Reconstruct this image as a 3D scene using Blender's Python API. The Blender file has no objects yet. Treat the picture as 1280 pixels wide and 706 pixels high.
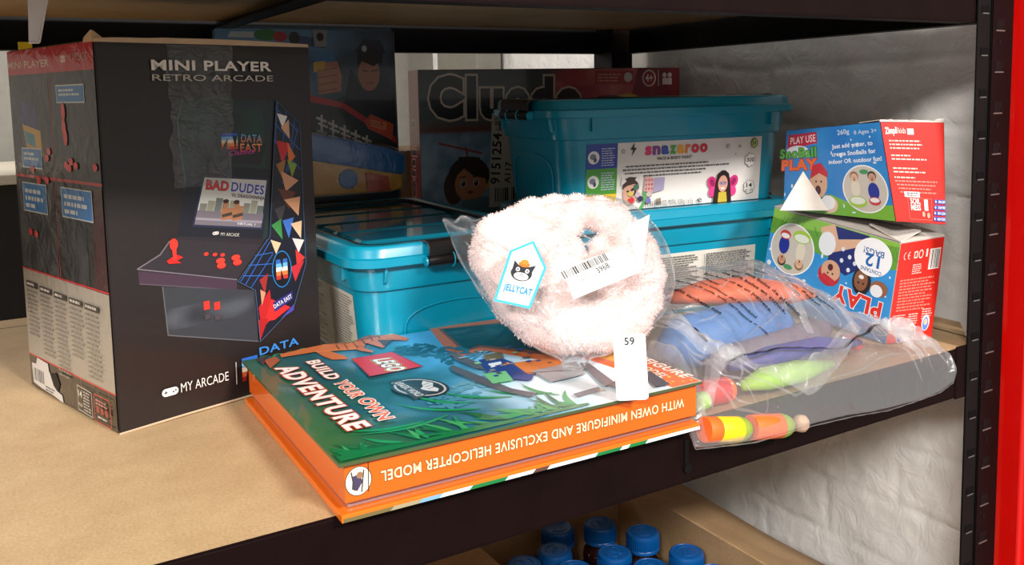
import bpy, bmesh, math, random
from mathutils import Vector, Matrix, noise, geometry
random.seed(7)
S = bpy.context.scene
COL = S.collection
V = Vector

# ------------------------------------------------------------------ camera, world, lights, exposure
cam_d = bpy.data.cameras.new('camera')
cam = bpy.data.objects.new('camera', cam_d); COL.objects.link(cam); S.camera = cam
cam_d.sensor_width = 36.0; cam_d.lens = 36.0 * 1116.0 / 1280.0
cam_d.shift_y = -125.0 / 1280.0            # the photo is the lower part of a 4:3 frame
cam_d.clip_start = 0.02; cam_d.clip_end = 60
_yaw, _th, _roll = 1.0352, 0.1007, 0.0199
_h = V((math.cos(_yaw), math.sin(_yaw), 0)); _r = V((math.sin(_yaw), -math.cos(_yaw), 0)); _u = V((0, 0, 1))
_F = _h * math.cos(_th) - _u * math.sin(_th); _U = _h * math.sin(_th) + _u * math.cos(_th)
_R2 = _r * math.cos(_roll) - _U * math.sin(_roll); _U2 = _U * math.cos(_roll) + _r * math.sin(_roll)
cam.matrix_world = Matrix(((_R2.x, _U2.x, -_F.x, 0), (_R2.y, _U2.y, -_F.y, 0), (_R2.z, _U2.z, -_F.z, 0.29), (0, 0, 0, 1)))

S.view_settings.view_transform = 'Standard'; S.view_settings.look = 'None'
S.view_settings.gamma = 1.0; S.view_settings.use_curve_mapping = False
S.view_settings.exposure = 0.0
S.cycles.transparent_max_bounces = 24
S.cycles.max_bounces = 8

world = bpy.data.worlds.new('world'); S.world = world; world.use_nodes = True
world.node_tree.nodes['Background'].inputs[0].default_value = (1.0, 0.97, 0.93, 1)
world.node_tree.nodes['Background'].inputs[1].default_value = 0.43

def area(name, loc, target, sx, sy, power, color=(1, 1, 1)):
    d = bpy.data.lights.new(name, 'AREA'); d.shape = 'RECTANGLE'; d.size = sx; d.size_y = sy; d.energy = power; d.color = color
    o = bpy.data.objects.new(name, d); COL.objects.link(o); o.location = loc
    o.rotation_euler = (V(target) - V(loc)).to_track_quat('-Z', 'Y').to_euler()
    return o
area('aisle_ceiling_light', (0.95, -2.3, 2.10), (0.65, 0.75, 0.1), 0.6, 0.3, 150, (1.0, 0.965, 0.92))
area('aisle_far_ceiling_light', (-1.9, -1.5, 1.66), (0.65, 0.75, 0.1), 1.1, 0.3, 135, (1.0, 0.965, 0.92))
area('rear_aisle_light', (-0.45, 2.05, 0.62), (0.05, 0.95, 0.15), 0.6, 0.3, 5, (1.0, 0.95, 0.88))

# ------------------------------------------------------------------ colour and materials
def lin(c):
    return tuple(((x / 255.0) / 12.92 if x / 255.0 <= 0.04045 else ((x / 255.0 + 0.055) / 1.055) ** 2.4) for x in c)
_mats = {}
def mat(name, rgb, rough=0.5, metal=0.0, coat=0.0, var=0.06, scale=40.0, bump=0.0, bscale=200.0, sheen=0.0, emit=0.0, sss=0.0, trans=0.0, dist=0.001, spec=0.5):
    if name in _mats: return _mats[name]
    m = bpy.data.materials.new(name); m.use_nodes = True; nt = m.node_tree; b = nt.nodes['Principled BSDF']
    c = lin(rgb)
    tc = nt.nodes.new('ShaderNodeTexCoord')
    n = nt.nodes.new('ShaderNodeTexNoise'); n.inputs['Scale'].default_value = scale; n.inputs['Detail'].default_value = 4
    nt.links.new(tc.outputs['Object'], n.inputs['Vector'])
    r = nt.nodes.new('ShaderNodeValToRGB')
    r.color_ramp.elements[0].position = 0.3; r.color_ramp.elements[1].position = 0.7
    r.color_ramp.elements[0].color = (*[x * (1 - var) for x in c], 1); r.color_ramp.elements[1].color = (*[min(1, x * (1 + var)) for x in c], 1)
    nt.links.new(n.outputs['Fac'], r.inputs['Fac']); nt.links.new(r.outputs['Color'], b.inputs['Base Color'])
    b.inputs['Roughness'].default_value = rough; b.inputs['Metallic'].default_value = metal
    b.inputs['Coat Weight'].default_value = coat; b.inputs['Coat Roughness'].default_value = 0.08
    b.inputs['Sheen Weight'].default_value = sheen; b.inputs['Specular IOR Level'].default_value = spec
    if sss: b.inputs['Subsurface Weight'].default_value = sss; b.inputs['Subsurface Radius'].default_value = (0.01, 0.008, 0.008)
    if trans: b.inputs['Transmission Weight'].default_value = trans
    if emit:
        b.inputs['Emission Color'].default_value = (*c, 1); b.inputs['Emission Strength'].default_value = emit
    if bump:
        n2 = nt.nodes.new('ShaderNodeTexNoise'); n2.inputs['Scale'].default_value = bscale; n2.inputs['Detail'].default_value = 5
        nt.links.new(tc.outputs['Object'], n2.inputs['Vector'])
        bp = nt.nodes.new('ShaderNodeBump'); bp.inputs['Strength'].default_value = bump; bp.inputs['Distance'].default_value = dist
        nt.links.new(n2.outputs['Fac'], bp.inputs['Height']); nt.links.new(bp.outputs['Normal'], b.inputs['Normal'])
    _mats[name] = m
    return m

def print_mat(name, rough=0.4, coat=0.0, bump=0.0, bscale=60.0, dist=0.002, crough=0.06):
    """printed surface: the ink colours live in the mesh's colour attribute"""
    if name in _mats: return _mats[name]
    m = bpy.data.materials.new(name); m.use_nodes = True; nt = m.node_tree; b = nt.nodes['Principled BSDF']
    a = nt.nodes.new('ShaderNodeVertexColor'); a.layer_name = 'Col'
    nt.links.new(a.outputs['Color'], b.inputs['Base Color'])
    b.inputs['Roughness'].default_value = rough; b.inputs['Coat Weight'].default_value = coat; b.inputs['Coat Roughness'].default_value = crough
    if bump:
        tc = nt.nodes.new('ShaderNodeTexCoord')
        n2 = nt.nodes.new('ShaderNodeTexNoise'); n2.inputs['Scale'].default_value = bscale; n2.inputs['Detail'].default_value = 3; n2.inputs['Distortion'].default_value = 1.2
        nt.links.new(tc.outputs['Object'], n2.inputs['Vector'])
        bp = nt.nodes.new('ShaderNodeBump'); bp.inputs['Strength'].default_value = bump; bp.inputs['Distance'].default_value = dist
        nt.links.new(n2.outputs['Fac'], bp.inputs['Height']); nt.links.new(bp.outputs['Normal'], b.inputs['Normal']); nt.links.new(bp.outputs['Normal'], b.inputs['Coat Normal'])
    _mats[name] = m
    return m

def film_mat(name, haze=0.06, tint=(0.95, 0.96, 0.97), gl=0.35, bscale=35.0, bstr=0.5):
    """thin clear plastic: see-through, with sharp highlights and a little milky haze"""
    m = bpy.data.materials.new(name); m.use_nodes = True; nt = m.node_tree; nt.nodes.clear()
    out = nt.nodes.new('ShaderNodeOutputMaterial')
    tr = nt.nodes.new('ShaderNodeBsdfTransparent'); tr.inputs[0].default_value = (*tint, 1)
    g = nt.nodes.new('ShaderNodeBsdfGlossy'); g.inputs['Roughness'].default_value = 0.08
    df = nt.nodes.new('ShaderNodeBsdfDiffuse'); df.inputs[0].default_value = (0.9, 0.9, 0.92, 1)
    tl = nt.nodes.new('ShaderNodeBsdfTranslucent'); tl.inputs[0].default_value = (0.9, 0.9, 0.92, 1)
    lw = nt.nodes.new('ShaderNodeLayerWeight'); lw.inputs['Blend'].default_value = 0.28
    tc = nt.nodes.new('ShaderNodeTexCoord')
    n = nt.nodes.new('ShaderNodeTexNoise'); n.inputs['Scale'].default_value = bscale; n.inputs['Detail'].default_value = 5; n.inputs['Distortion'].default_value = 1.5
    nt.links.new(tc.outputs['Object'], n.inputs['Vector'])
    bp = nt.nodes.new('ShaderNodeBump'); bp.inputs['Strength'].default_value = bstr; bp.inputs['Distance'].default_value = 0.006
    m_a = nt.nodes.new('ShaderNodeMath'); m_a.operation = 'SUBTRACT'; m_a.inputs[1].default_value = 0.5; nt.links.new(n.outputs['Fac'], m_a.inputs[0])
    m_b = nt.nodes.new('ShaderNodeMath'); m_b.operation = 'ABSOLUTE'; nt.links.new(m_a.outputs[0], m_b.inputs[0])
    nt.links.new(m_b.outputs[0], bp.inputs['Height'])
    for q in (g, lw): nt.links.new(bp.outputs['Normal'], q.inputs['Normal'])
    pw = nt.nodes.new('ShaderNodeMath'); pw.operation = 'POWER'; pw.inputs[1].default_value = 1.8; nt.links.new(lw.outputs['Facing'], pw.inputs[0])
    ma = nt.nodes.new('ShaderNodeMath'); ma.operation = 'MULTIPLY_ADD'; ma.inputs[1].default_value = gl; ma.inputs[2].default_value = 0.07
    nt.links.new(pw.outputs[0], ma.inputs[0])
    ad = nt.nodes.new('ShaderNodeMixShader'); ad.inputs[0].default_value = 0.5
    nt.links.new(df.outputs[0], ad.inputs[1]); nt.links.new(tl.outputs[0], ad.inputs[2])
    m1 = nt.nodes.new('ShaderNodeMixShader'); m1.inputs[0].default_value = haze
    nt.links.new(tr.outputs[0], m1.inputs[1]); nt.links.new(ad.outputs[0], m1.inputs[2])
    m2 = nt.nodes.new('ShaderNodeMixShader'); nt.links.new(ma.outputs[0], m2.inputs[0])
    nt.links.new(m1.outputs[0], m2.inputs[1]); nt.links.new(g.outputs[0], m2.inputs[2])
    nt.links.new(m2.outputs[0], out.inputs['Surface'])
    return m

# ------------------------------------------------------------------ mesh builder
class MB:
    def __init__(s): s.v = []; s.f = []; s.c = []; s.m = []
    def add(s, vs, fs, col=(128, 128, 128), mi=0):
        b = len(s.v); s.v += [V(p) for p in vs]
        for f in fs: s.f.append([i + b for i in f]); s.c.append(col); s.m.append(mi)
    def bm(s, bmx, col=(128, 128, 128), mi=0, M=None):
        bmx.verts.index_update()
        s.add([(M @ v.co if M else v.co.copy()) for v in bmx.verts], [[v.index for v in f.verts] for f in bmx.faces], col, mi); bmx.free()
    def box(s, a, b, col=(128, 128, 128), mi=0, bev=0.0, M=None):
        bmx = bmesh.new(); bmesh.ops.create_cube(bmx, size=1)
        for v in bmx.verts:
            v.co = V([(a[i] + b[i]) / 2 + v.co[i] * (b[i] - a[i]) for i in range(3)])
        if bev: bmesh.ops.bevel(bmx, geom=bmx.edges[:], offset=bev, segments=2, profile=0.6, affect='EDGES')
        s.bm(bmx, col, mi, M)
    def hexa(s, q, col=(128, 128, 128), mi=0, bev=0.0):
        """q: 4 bottom corners then 4 top corners (both counter-clockwise from above)"""
        bmx = bmesh.new(); vs = [bmx.verts.new(p) for p in q]
        for f in ((3, 2, 1, 0), (4, 5, 6, 7), (0, 1, 5, 4), (1, 2, 6, 5), (2, 3, 7, 6), (3, 0, 4, 7)): bmx.faces.new([vs[i] for i in f])
        if bev: bmesh.ops.bevel(bmx, geom=bmx.edges[:], offset=bev, segments=2, profile=0.6, affect='EDGES')
        s.bm(bmx, col, mi)
    def cyl(s, p0, p1, r0, r1=None, n=20, col=(128, 128, 128), mi=0, cap=True):
        s.tube([p0, p1], [r0, r0 if r1 is None else r1], n, col, mi, cap)
    def tube(s, pts, rad, n=12, col=(128, 128, 128), mi=0, cap=True):
        pts = [V(p) for p in pts]
        if not isinstance(rad, (list, tuple)): rad = [rad] * len(pts)
        vs = []; fs = []; up = None
        for i, p in enumerate(pts):
            t = (pts[min(i + 1, len(pts) - 1)] - pts[max(i - 1, 0)]).normalized()
            if up is None: up = t.orthogonal().normalized()
            x = (up - t * up.dot(t)).normalized(); up = x; y = t.cross(x)
            for k in range(n):
                a = 2 * math.pi * k / n; vs.append(p + (x * math.cos(a) + y * math.sin(a)) * rad[i])
        for i in range(len(pts) - 1):
            for k in range(n):
                k2 = (k + 1) % n; fs.append([i * n + k, i * n + k2, (i + 1) * n + k2, (i + 1) * n + k])
        if cap: fs.append(list(range(n))[::-1]); fs.append([(len(pts) - 1) * n + k for k in range(n)])
        s.add(vs, fs, col, mi)
    def lathe(s, prof, o=(0, 0, 0), n=28, col=(128, 128, 128), mi=0, axis='Z'):
        vs = []; fs = []
        for r, z in prof:
            for k in range(n):
                a = 2 * math.pi * k / n; p = V((r * math.cos(a), r * math.sin(a), z))
                vs.append(p + V(o))
        for i in range(len(prof) - 1):
            for k in range(n):
                k2 = (k + 1) % n; fs.append([i * n + k, i * n + k2, (i + 1) * n + k2, (i + 1) * n + k])
        fs.append(list(range(n))[::-1]); fs.append([(len(prof) - 1) * n + k for k in range(n)])
        s.add(vs, fs, col, mi)
    def loft(s, rings, col=(128, 128, 128), mi=0, cap0=True, cap1=True):
        n = len(rings[0]); vs = [p for r in rings for p in r]; fs = []
        for i in range(len(rings) - 1):
            for k in range(n):
                k2 = (k + 1) % n; fs.append([i * n + k, i * n + k2, (i + 1) * n + k2, (i + 1) * n + k])
        if cap0: fs.append(list(range(n))[::-1])
        if cap1: fs.append([(len(rings) - 1) * n + k for k in range(n)])
        s.add(vs, fs, col, mi)
    def build(s, name, mats, parent=None, loc=(0, 0, 0), smooth=False, auto=None):
        me = bpy.data.meshes.new(name)
        L = V(loc)
        me.from_pydata([p - L for p in s.v], [], s.f)
        if not isinstance(mats, (list, tuple)): mats = [mats]
        for m in mats: me.materials.append(m)
        ca = me.color_attributes.new('Col', 'FLOAT_COLOR', 'CORNER')
        buf = []
        cache = {}
        for f, c in zip(s.f, s.c):
            if isinstance(c, list):
                for q in c:
                    l = cache.get(q) or cache.setdefault(q, lin(q)); buf += [l[0], l[1], l[2], 1.0]
            else:
                l = cache.get(c) or cache.setdefault(c, lin(c)); buf += [l[0], l[1], l[2], 1.0] * len(f)
        if len(buf) == len(ca.data) * 4: ca.data.foreach_set('color', buf)
        me.polygons.foreach_set('material_index', s.m)
        if smooth or auto: me.polygons.foreach_set('use_smooth', [True] * len(s.f))
        if auto: me.set_sharp_from_angle(angle=math.radians(auto))
        me.update()
        o = bpy.data.objects.new(name, me); COL.objects.link(o)
        if parent is not None: o.parent = parent
        return o

def root(name, label, cat, loc, rz=0.0, group=None):
    o = bpy.data.objects.new(name, None); COL.objects.link(o); o.location = loc; o.rotation_euler = (0, 0, rz)
    o['label'] = label; o['category'] = cat
    if group: o['group'] = group
    o.empty_display_size = 0.02
    return o
def tag(o, label, cat, group=None, kind=None):
    o['label'] = label; o['category'] = cat
    if group: o['group'] = group
    if kind: o['kind'] = kind
    return o
def struct(o, label=None):
    o['kind'] = 'structure'
    if label: o['label'] = label
    return o

# ------------------------------------------------------------------ printed artwork laid on a face
_tc = {}
def text_mesh(s, off, shear, sp=1.0):
    k = (s, off, shear, sp)
    if k in _tc: return _tc[k]
    c = bpy.data.curves.new('type', 'FONT'); c.body = s; c.size = 1; c.offset = off; c.shear = shear; c.resolution_u = 3; c.space_character = sp; c.fill_mode = 'FRONT'
    o = bpy.data.objects.new('type', c); me = o.to_mesh()
    vs = [(v.co.x, v.co.y) for v in me.vertices]; fs = [list(p.vertices) for p in me.polygons]
    o.to_mesh_clear(); bpy.data.objects.remove(o); bpy.data.curves.remove(c)
    _tc[k] = (vs, fs); return _tc[k]
LAY = 0.00002
class Art:
    """canvas over a surface; coordinates in millimetres; fn(u_mm, v_mm) -> (point, normal)"""
    def __init__(s, mb, fn, mi=0, lay=LAY): s.mb = mb; s.fn = fn; s.k = 1; s.mi = mi; s.lay = lay; s.ax = 1.0
    def put(s, pts, faces, col, step=True):
        out = []
        for u, v in pts:
            p, n = s.fn(u, v); out.append(p + n * (s.lay * s.k))
        s.mb.add(out, faces, (128, 128, 128) if isinstance(col, list) else col, s.mi)
        if isinstance(col, list):
            b = len(s.mb.c) - len(faces)
            for i, f in enumerate(faces): s.mb.c[b + i] = [col[j] for j in f]
        s.k += 1 if step else 0.15
    def poly(s, pts, col, step=True):
        P = [V((p[0], p[1], 0)) for p in pts]
        tri = geometry.tessellate_polygon([P])
        fs = []
        for t in tri:
            a, b, c = [P[i] for i in t]
            fs.append(list(t) if (b - a).cross(c - a).z > 0 else list(t)[::-1])
        if isinstance(col, list): s.put(pts, fs, col, step)
        else: s.put(pts, fs, col, step)
    def rect(s, x0, y0, x1, y1, col, step=True): s.put([(x0, y0), (x1, y0), (x1, y1), (x0, y1)], [[0, 1, 2, 3]], col, step)
    def ell(s, cx, cy, rx, ry, col, rot=0, n=22, step=True):
        rx *= s.ax
        c, q = math.cos(rot), math.sin(rot)
        s.put([(cx + rx * math.cos(a) * c - ry * math.sin(a) * q, cy + rx * math.cos(a) * q + ry * math.sin(a) * c) for a in [2 * math.pi * i / n for i in range(n)]], [list(range(n))], col, step)
    def ring(s, cx, cy, rx, ry, w, col, n=24):
        A = [2 * math.pi * i / n for i in range(n)]
        pts = [(cx + rx * math.cos(a), cy + ry * math.sin(a)) for a in A] + [(cx + (rx - w) * math.cos(a), cy + (ry - w) * math.sin(a)) for a in A]
        s.put(pts, [[i, (i + 1) % n, n + (i + 1) % n, n + i] for i in range(n)], col)
    def line(s, pts, w, col, step=True, closed=False):
        if closed: pts = list(pts) + [pts[0]]
        for a, b in zip(pts, pts[1:]):
            a = V((a[0], a[1])); b = V((b[0], b[1])); d = b - a
            if d.length < 1e-6: continue
            nrm = V((-d.y, d.x)).normalized() * w / 2; e = d.normalized() * w * 0.3
            s.put([tuple(a - nrm - e), tuple(b - nrm + e), tuple(b + nrm + e), tuple(a + nrm - e)], [[0, 1, 2, 3]], col, False)
        if step: s.k += 1
    def grid(s, x0, y0, x1, y1, nx, ny, f):
        pts = [(x0 + (x1 - x0) * i / nx, y0 + (y1 - y0) * j / ny) for j in range(ny + 1) for i in range(nx + 1)]
        cols = [tuple(int(max(0, min(255, q))) for q in f(*p)) for p in pts]
        s.put(pts, [[j * (nx + 1) + i, j * (nx + 1) + i + 1, (j + 1) * (nx + 1) + i + 1, (j + 1) * (nx + 1) + i] for j in range(ny) for i in range(nx)], cols)
    def text(s, t, p0, p1, h, col, bold=0.02, outline=None, ow=0.04, shear=0.0, lean=0.0):
        """baseline from p0 to p1, cap height h"""
        for pas in ((1, 0) if outline else (0,)):
            sp = 1.0 + 1.2 * max(0, bold) + (ow * .8 if outline else 0); vs, fs = text_mesh(t, bold * .5 + (ow * .9 if pas else 0), shear, sp)
            base, _ = text_mesh(t, bold * .5, shear, sp)
            if not vs: return
            x0 = min(v[0] for v in base); x1 = max(v[0] for v in base)
            d = V((p1[0] - p0[0], p1[1] - p0[1])); L = d.length; d = d / L; nn = V((-d.y, d.x))
            if lean: nn = (nn + d * lean)
            kx = L / (x1 - x0); ky = h / 0.70
            P = [(p0[0] + d.x * (v[0] - x0) * kx + nn.x * v[1] * ky, p0[1] + d.y * (v[0] - x0) * kx + nn.y * v[1] * ky) for v in vs]
            c = outline if pas else col
            if callable(c):
                cols = [c(v[0], v[1]) for v in vs]; s.put(P, fs, cols)
            else: s.put(P, fs, c)
    def micro(s, x0, y1, x1, n, pitch, col, hh=0.45, seed=1, ang=0.0, cx=None):
        """rows of print too small to read"""
        r = random.Random(seed)
        ca, sa = math.cos(ang), math.sin(ang); ox, oy = x0, y1
        for i in range(n):
            y = y1 - i * pitch; x = x0; end = x1 - r.random() * (x1 - x0) * 0.25
            while x < end:
                w = (0.8 + 2.2 * r.random()) * pitch * 0.7
                q = [(x, y - pitch * hh), (min(x + w, end), y - pitch * hh), (min(x + w, end), y), (x, y)]
                q = [(ox + (a - ox) * ca - (b - oy) * sa, oy + (a - ox) * sa + (b - oy) * ca) for a, b in q]
                s.put(q, [[0, 1, 2, 3]], col, False)
                x += w + pitch * 0.35
        s.k += 1
    def bars(s, x0, y0, x1, y1, col=(25, 25, 28), n=26, seed=3, vert=True):
        r = random.Random(seed); t = 0.0; tot = x1 - x0 if vert else y1 - y0
        while t < tot:
            w = tot / n * r.choice((0.5, 0.5, 1.0, 1.5))
            if vert: s.rect(x0 + t, y0, min(x0 + t + w, x1), y1, col, False)
            else: s.rect(x0, y0 + t, x1, min(y0 + t + w, y1), col, False)
            t += w + tot / n * r.choice((0.5, 0.8, 1.2))
        s.k += 1
def plane_fn(O, U, Vd):
    O = V(O); U = V(U).normalized(); Vd = V(Vd).normalized(); N = U.cross(Vd).normalized()
    return lambda u, v: (O + U * (u * 0.001) + Vd * (v * 0.001), N)
def quad_fn(a, b, c, d, w, h):
    """a bottom-left, b bottom-right, c top-right, d top-left"""
    a, b, c, d = V(a), V(b), V(c), V(d)
    def f(u, v):
        x = u / w; y = v / h
        p = a * (1 - x) * (1 - y) + b * x * (1 - y) + c * x * y + d * (1 - x) * y
        du = (b - a) * (1 - y) + (c - d) * y; dv = (d - a) * (1 - x) + (c - b) * x
        return p, du.cross(dv).normalized()
    return f
def nz(x, y, z=0.0): return noise.noise(V((x, y, z)))
def mixc(a, b, t): t = max(0, min(1, t)); return tuple(int(a[i] + (b[i] - a[i]) * t) for i in range(3))
def face_art(A, x, y, r, skin=(205, 150, 120), hair=(60, 40, 30), mouth=True, flip=1, cap=None):
    """a small printed head"""
    A.ell(x, y + flip * r * 0.25, r * 1.02, r * 1.05, cap or hair); A.ell(x, y - flip * r * 0.08, r * 0.82, r * 0.95, skin)
    A.ell(x - r * 0.3, y, r * 0.1, r * 0.1, (40, 25, 20), step=False); A.ell(x + r * 0.3, y, r * 0.1, r * 0.1, (40, 25, 20))
    if mouth: A.ell(x, y - flip * r * 0.5, r * 0.2, r * 0.22, (90, 30, 30))
# ------------------------------------------------------------------ the room
def wall_mat(name):
    m = bpy.data.materials.new(name); m.use_nodes = True; nt = m.node_tree; b = nt.nodes['Principled BSDF']
    tc = nt.nodes.new('ShaderNodeTexCoord')
    b.inputs['Roughness'].default_value = 0.55
    n = nt.nodes.new('ShaderNodeTexNoise'); n.inputs['Scale'].default_value = 9; n.inputs['Detail'].default_value = 6
    nt.links.new(tc.outputs['Object'], n.inputs['Vector'])
    r = nt.nodes.new('ShaderNodeValToRGB'); r.color_ramp.elements[0].position = 0.3; r.color_ramp.elements[1].position = 0.65
    r.color_ramp.elements[0].color = (*lin((226, 222, 216)), 1); r.color_ramp.elements[1].color = (*lin((244, 241, 237)), 1)
    nt.links.new(n.outputs['Fac'], r.inputs['Fac']); nt.links.new(r.outputs['Color'], b.inputs['Base Color'])
    n1 = nt.nodes.new('ShaderNodeTexNoise'); n1.inputs['Scale'].default_value = 28; n1.inputs['Detail'].default_value = 6; n1.inputs['Roughness'].default_value = 0.6; n1.inputs['Distortion'].default_value = 0.8
    nt.links.new(tc.outputs['Object'], n1.inputs['Vector'])
    bp = nt.nodes.new('ShaderNodeBump'); bp.inputs['Strength'].default_value = 0.75; bp.inputs['Distance'].default_value = 0.006
    nt.links.new(n1.outputs['Fac'], bp.inputs['Height']); nt.links.new(bp.outputs['Normal'], b.inputs['Normal'])
    return m
WALL = wall_mat('painted_brick')
def brick_wall(name, O, U, Wd, Hh, nx, ny, label):
    """a painted brick wall; brick faces and mortar joints are real relief"""
    O = V(O); U = V(U); N = U.cross(V((0, 0, 1))).normalized()
    mb = MB(); vs = []; fs = []
    for j in range(ny + 1):
        for i in range(nx + 1):
            a = Wd * i / nx; z = Hh * j / ny
            zz = z + 0.006 * nz(a * 9, z * 3, 4); row = math.floor(zz / 0.088); fz = zz / 0.088 - row
            aa = a + (0.12 if row % 2 else 0) + 0.006 * nz(a * 4, z * 12, 9); fa = (aa / 0.24) % 1
            dz = min(fz, 1 - fz) * 0.088; da = min(fa, 1 - fa) * 0.24
            e = min(dz, da); mort = max(0.0, 1 - e / 0.009)
            h = -0.0035 * mort * (0.4 + 0.6 * (0.5 + nz(a * 7, z * 7, 2)))
            h += 0.0028 * nz(a * 14, z * 14, row) + 0.0016 * nz(a * 45, z * 45, 3)
            vs.append(O + U * a + V((0, 0, z)) + N * h)
    for j in range(ny):
        for i in range(nx): fs.append([j * (nx + 1) + i, j * (nx + 1) + i + 1, (j + 1) * (nx + 1) + i + 1, (j + 1) * (nx + 1) + i])
    mb.add(vs, fs)
    # solid thickness behind the face
    B = -N * 0.1
    c = [O, O + U * Wd, O + U * Wd + V((0, 0, Hh)), O + V((0, 0, Hh))]
    q = [p - N * 0.006 for p in c] + [p + B for p in c]
    mb.add(q, [[4, 7, 6, 5], [0, 4, 5, 1], [1, 5, 6, 2], [2, 6, 7, 3], [3, 7, 4, 0]])
    return struct(mb.build(name, WALL, smooth=False, auto=50), label)
brick_wall('wall_right', (1.065, 2.2, -1.0), (0, -1, 0), 1.595, 1.9, 330, 380, 'white painted brick wall beside the shelf')
mb = MB(); mb.box((-3.5, 2.2, -1.0), (1.16, 2.3, 1.6))
struct(mb.build('wall_back', mat('back_wall_paint', (122, 118, 110), 0.7, bump=0.2, bscale=60)), 'pale wall far behind the shelf')
mb = MB(); mb.box((-3.5, -3.0, -1.1), (2.2, 2.3, -1.0))
struct(mb.build('floor', mat('concrete_floor', (120, 116, 110), 0.6, bump=0.2)), 'grey floor under the shelving')

RED = mat('red_gloss_paint', (205, 8, 4), 0.28, coat=0.3, var=0.05, scale=12, bump=0.12, bscale=25)
mb = MB()
mb.box((0.985, 0.545, -1.0), (1.5, 0.60, 1.2), bev=0.002)
mb.box((1.003, 0.537, -1.0), (1.013, 0.547, 1.2), bev=0.003)
struct(mb.build('trim_1', RED), 'bright red painted panel right of the rack post')

# ------------------------------------------------------------------ shelving rack
BLK = mat('rack_enamel', (20, 8, 8), 0.5, spec=0.08, coat=0.0, var=0.15, scale=30, bump=0.25, bscale=700, dist=0.0004)
BLKI = mat('rack_enamel_inner', (13, 11, 12), 0.45, spec=0.15, var=0.15, scale=30, bump=0.25, bscale=700, dist=0.0004)
BLKP2 = mat('slot_shadow', (8, 7, 8), 0.6, spec=.1)
SLOT = mat('bare_steel_slot', (150, 145, 140), 0.35, metal=0.8)
rack = root('shelving_rack', 'dark enamelled metal shelving rack with slotted corner posts', 'shelving rack', (0.94, 0.58, -1.0))
RL = (0.94, 0.58, -1.0)
def post(x0, x1, yf, depth, z0=-1.0, z1=0.75, slots=False, flip=1):
    """L-shaped slotted post: a face along x and a leg going back along y at the inner side"""
    mb = MB(); t = 0.0022
    mb.box((x0, yf, z0), (x1, yf + t, z1), mi=0, bev=0.0006)
    xi = x0
    mb.box((xi, yf, z0), (xi + t, yf + depth * flip, z1) if flip > 0 else (xi + t, yf + t, z1), mi=1)
    if flip < 0: mb.box((xi, yf - depth, z0), (xi + t, yf, z1), mi=1)
    if slots:
        z = z0 + 0.01; k = 0
        while z < z1 - 0.02:
            # key slot: dark hole with a bright bare lower lip, on the face and on the inner leg
            mb.box((x0 + 0.008, yf - 0.0009, z), (x0 + 0.0235, yf + 0.0006, z + 0.0014), mi=2)
            mb.box((x0 + 0.0215, yf - 0.0007, z), (x0 + 0.0235, yf + 0.0006, z + 0.006), mi=1)
            mb.box((x0 + 0.009, yf - 0.0003, z + 0.0014), (x0 + 0.023, yf + 0.0006, z + 0.013), mi=1)
            if k % 2 == 0: mb.cyl((x0 + 0.016, yf - 0.0004, z - 0.012), (x0 + 0.016, yf + 0.001, z - 0.012), 0.003, n=12, mi=1)
            z += 0.0445; k += 1
    return mb.build('corner_post', [BLK, BLKI, SLOT], rack, RL)
post(0.9385, 0.979, 0.568, 0.003, slots=True)
mb = MB(); mb.box((0.9155, 0.5690, -1.0), (0.9385, 0.5712, 0.75), bev=0.0006, mi=0)
z = -0.972
while z < 0.7:
    mb.box((0.923, 0.5684, z), (0.934, 0.5696, z + 0.0012), mi=2); mb.box((0.921, 0.5686, z + .0015), (0.935, 0.5696, z + .009), mi=1); z += 0.0445
mb.build('post_flange', [BLKI, BLKP2, SLOT], rack, RL)
post(0.955, 1.04, 1.31, 0.05, flip=-1)
post(-0.96, -0.90, 0.568, 0.038); post(-0.96, -0.90, 1.31, 0.05, flip=-1)
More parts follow.
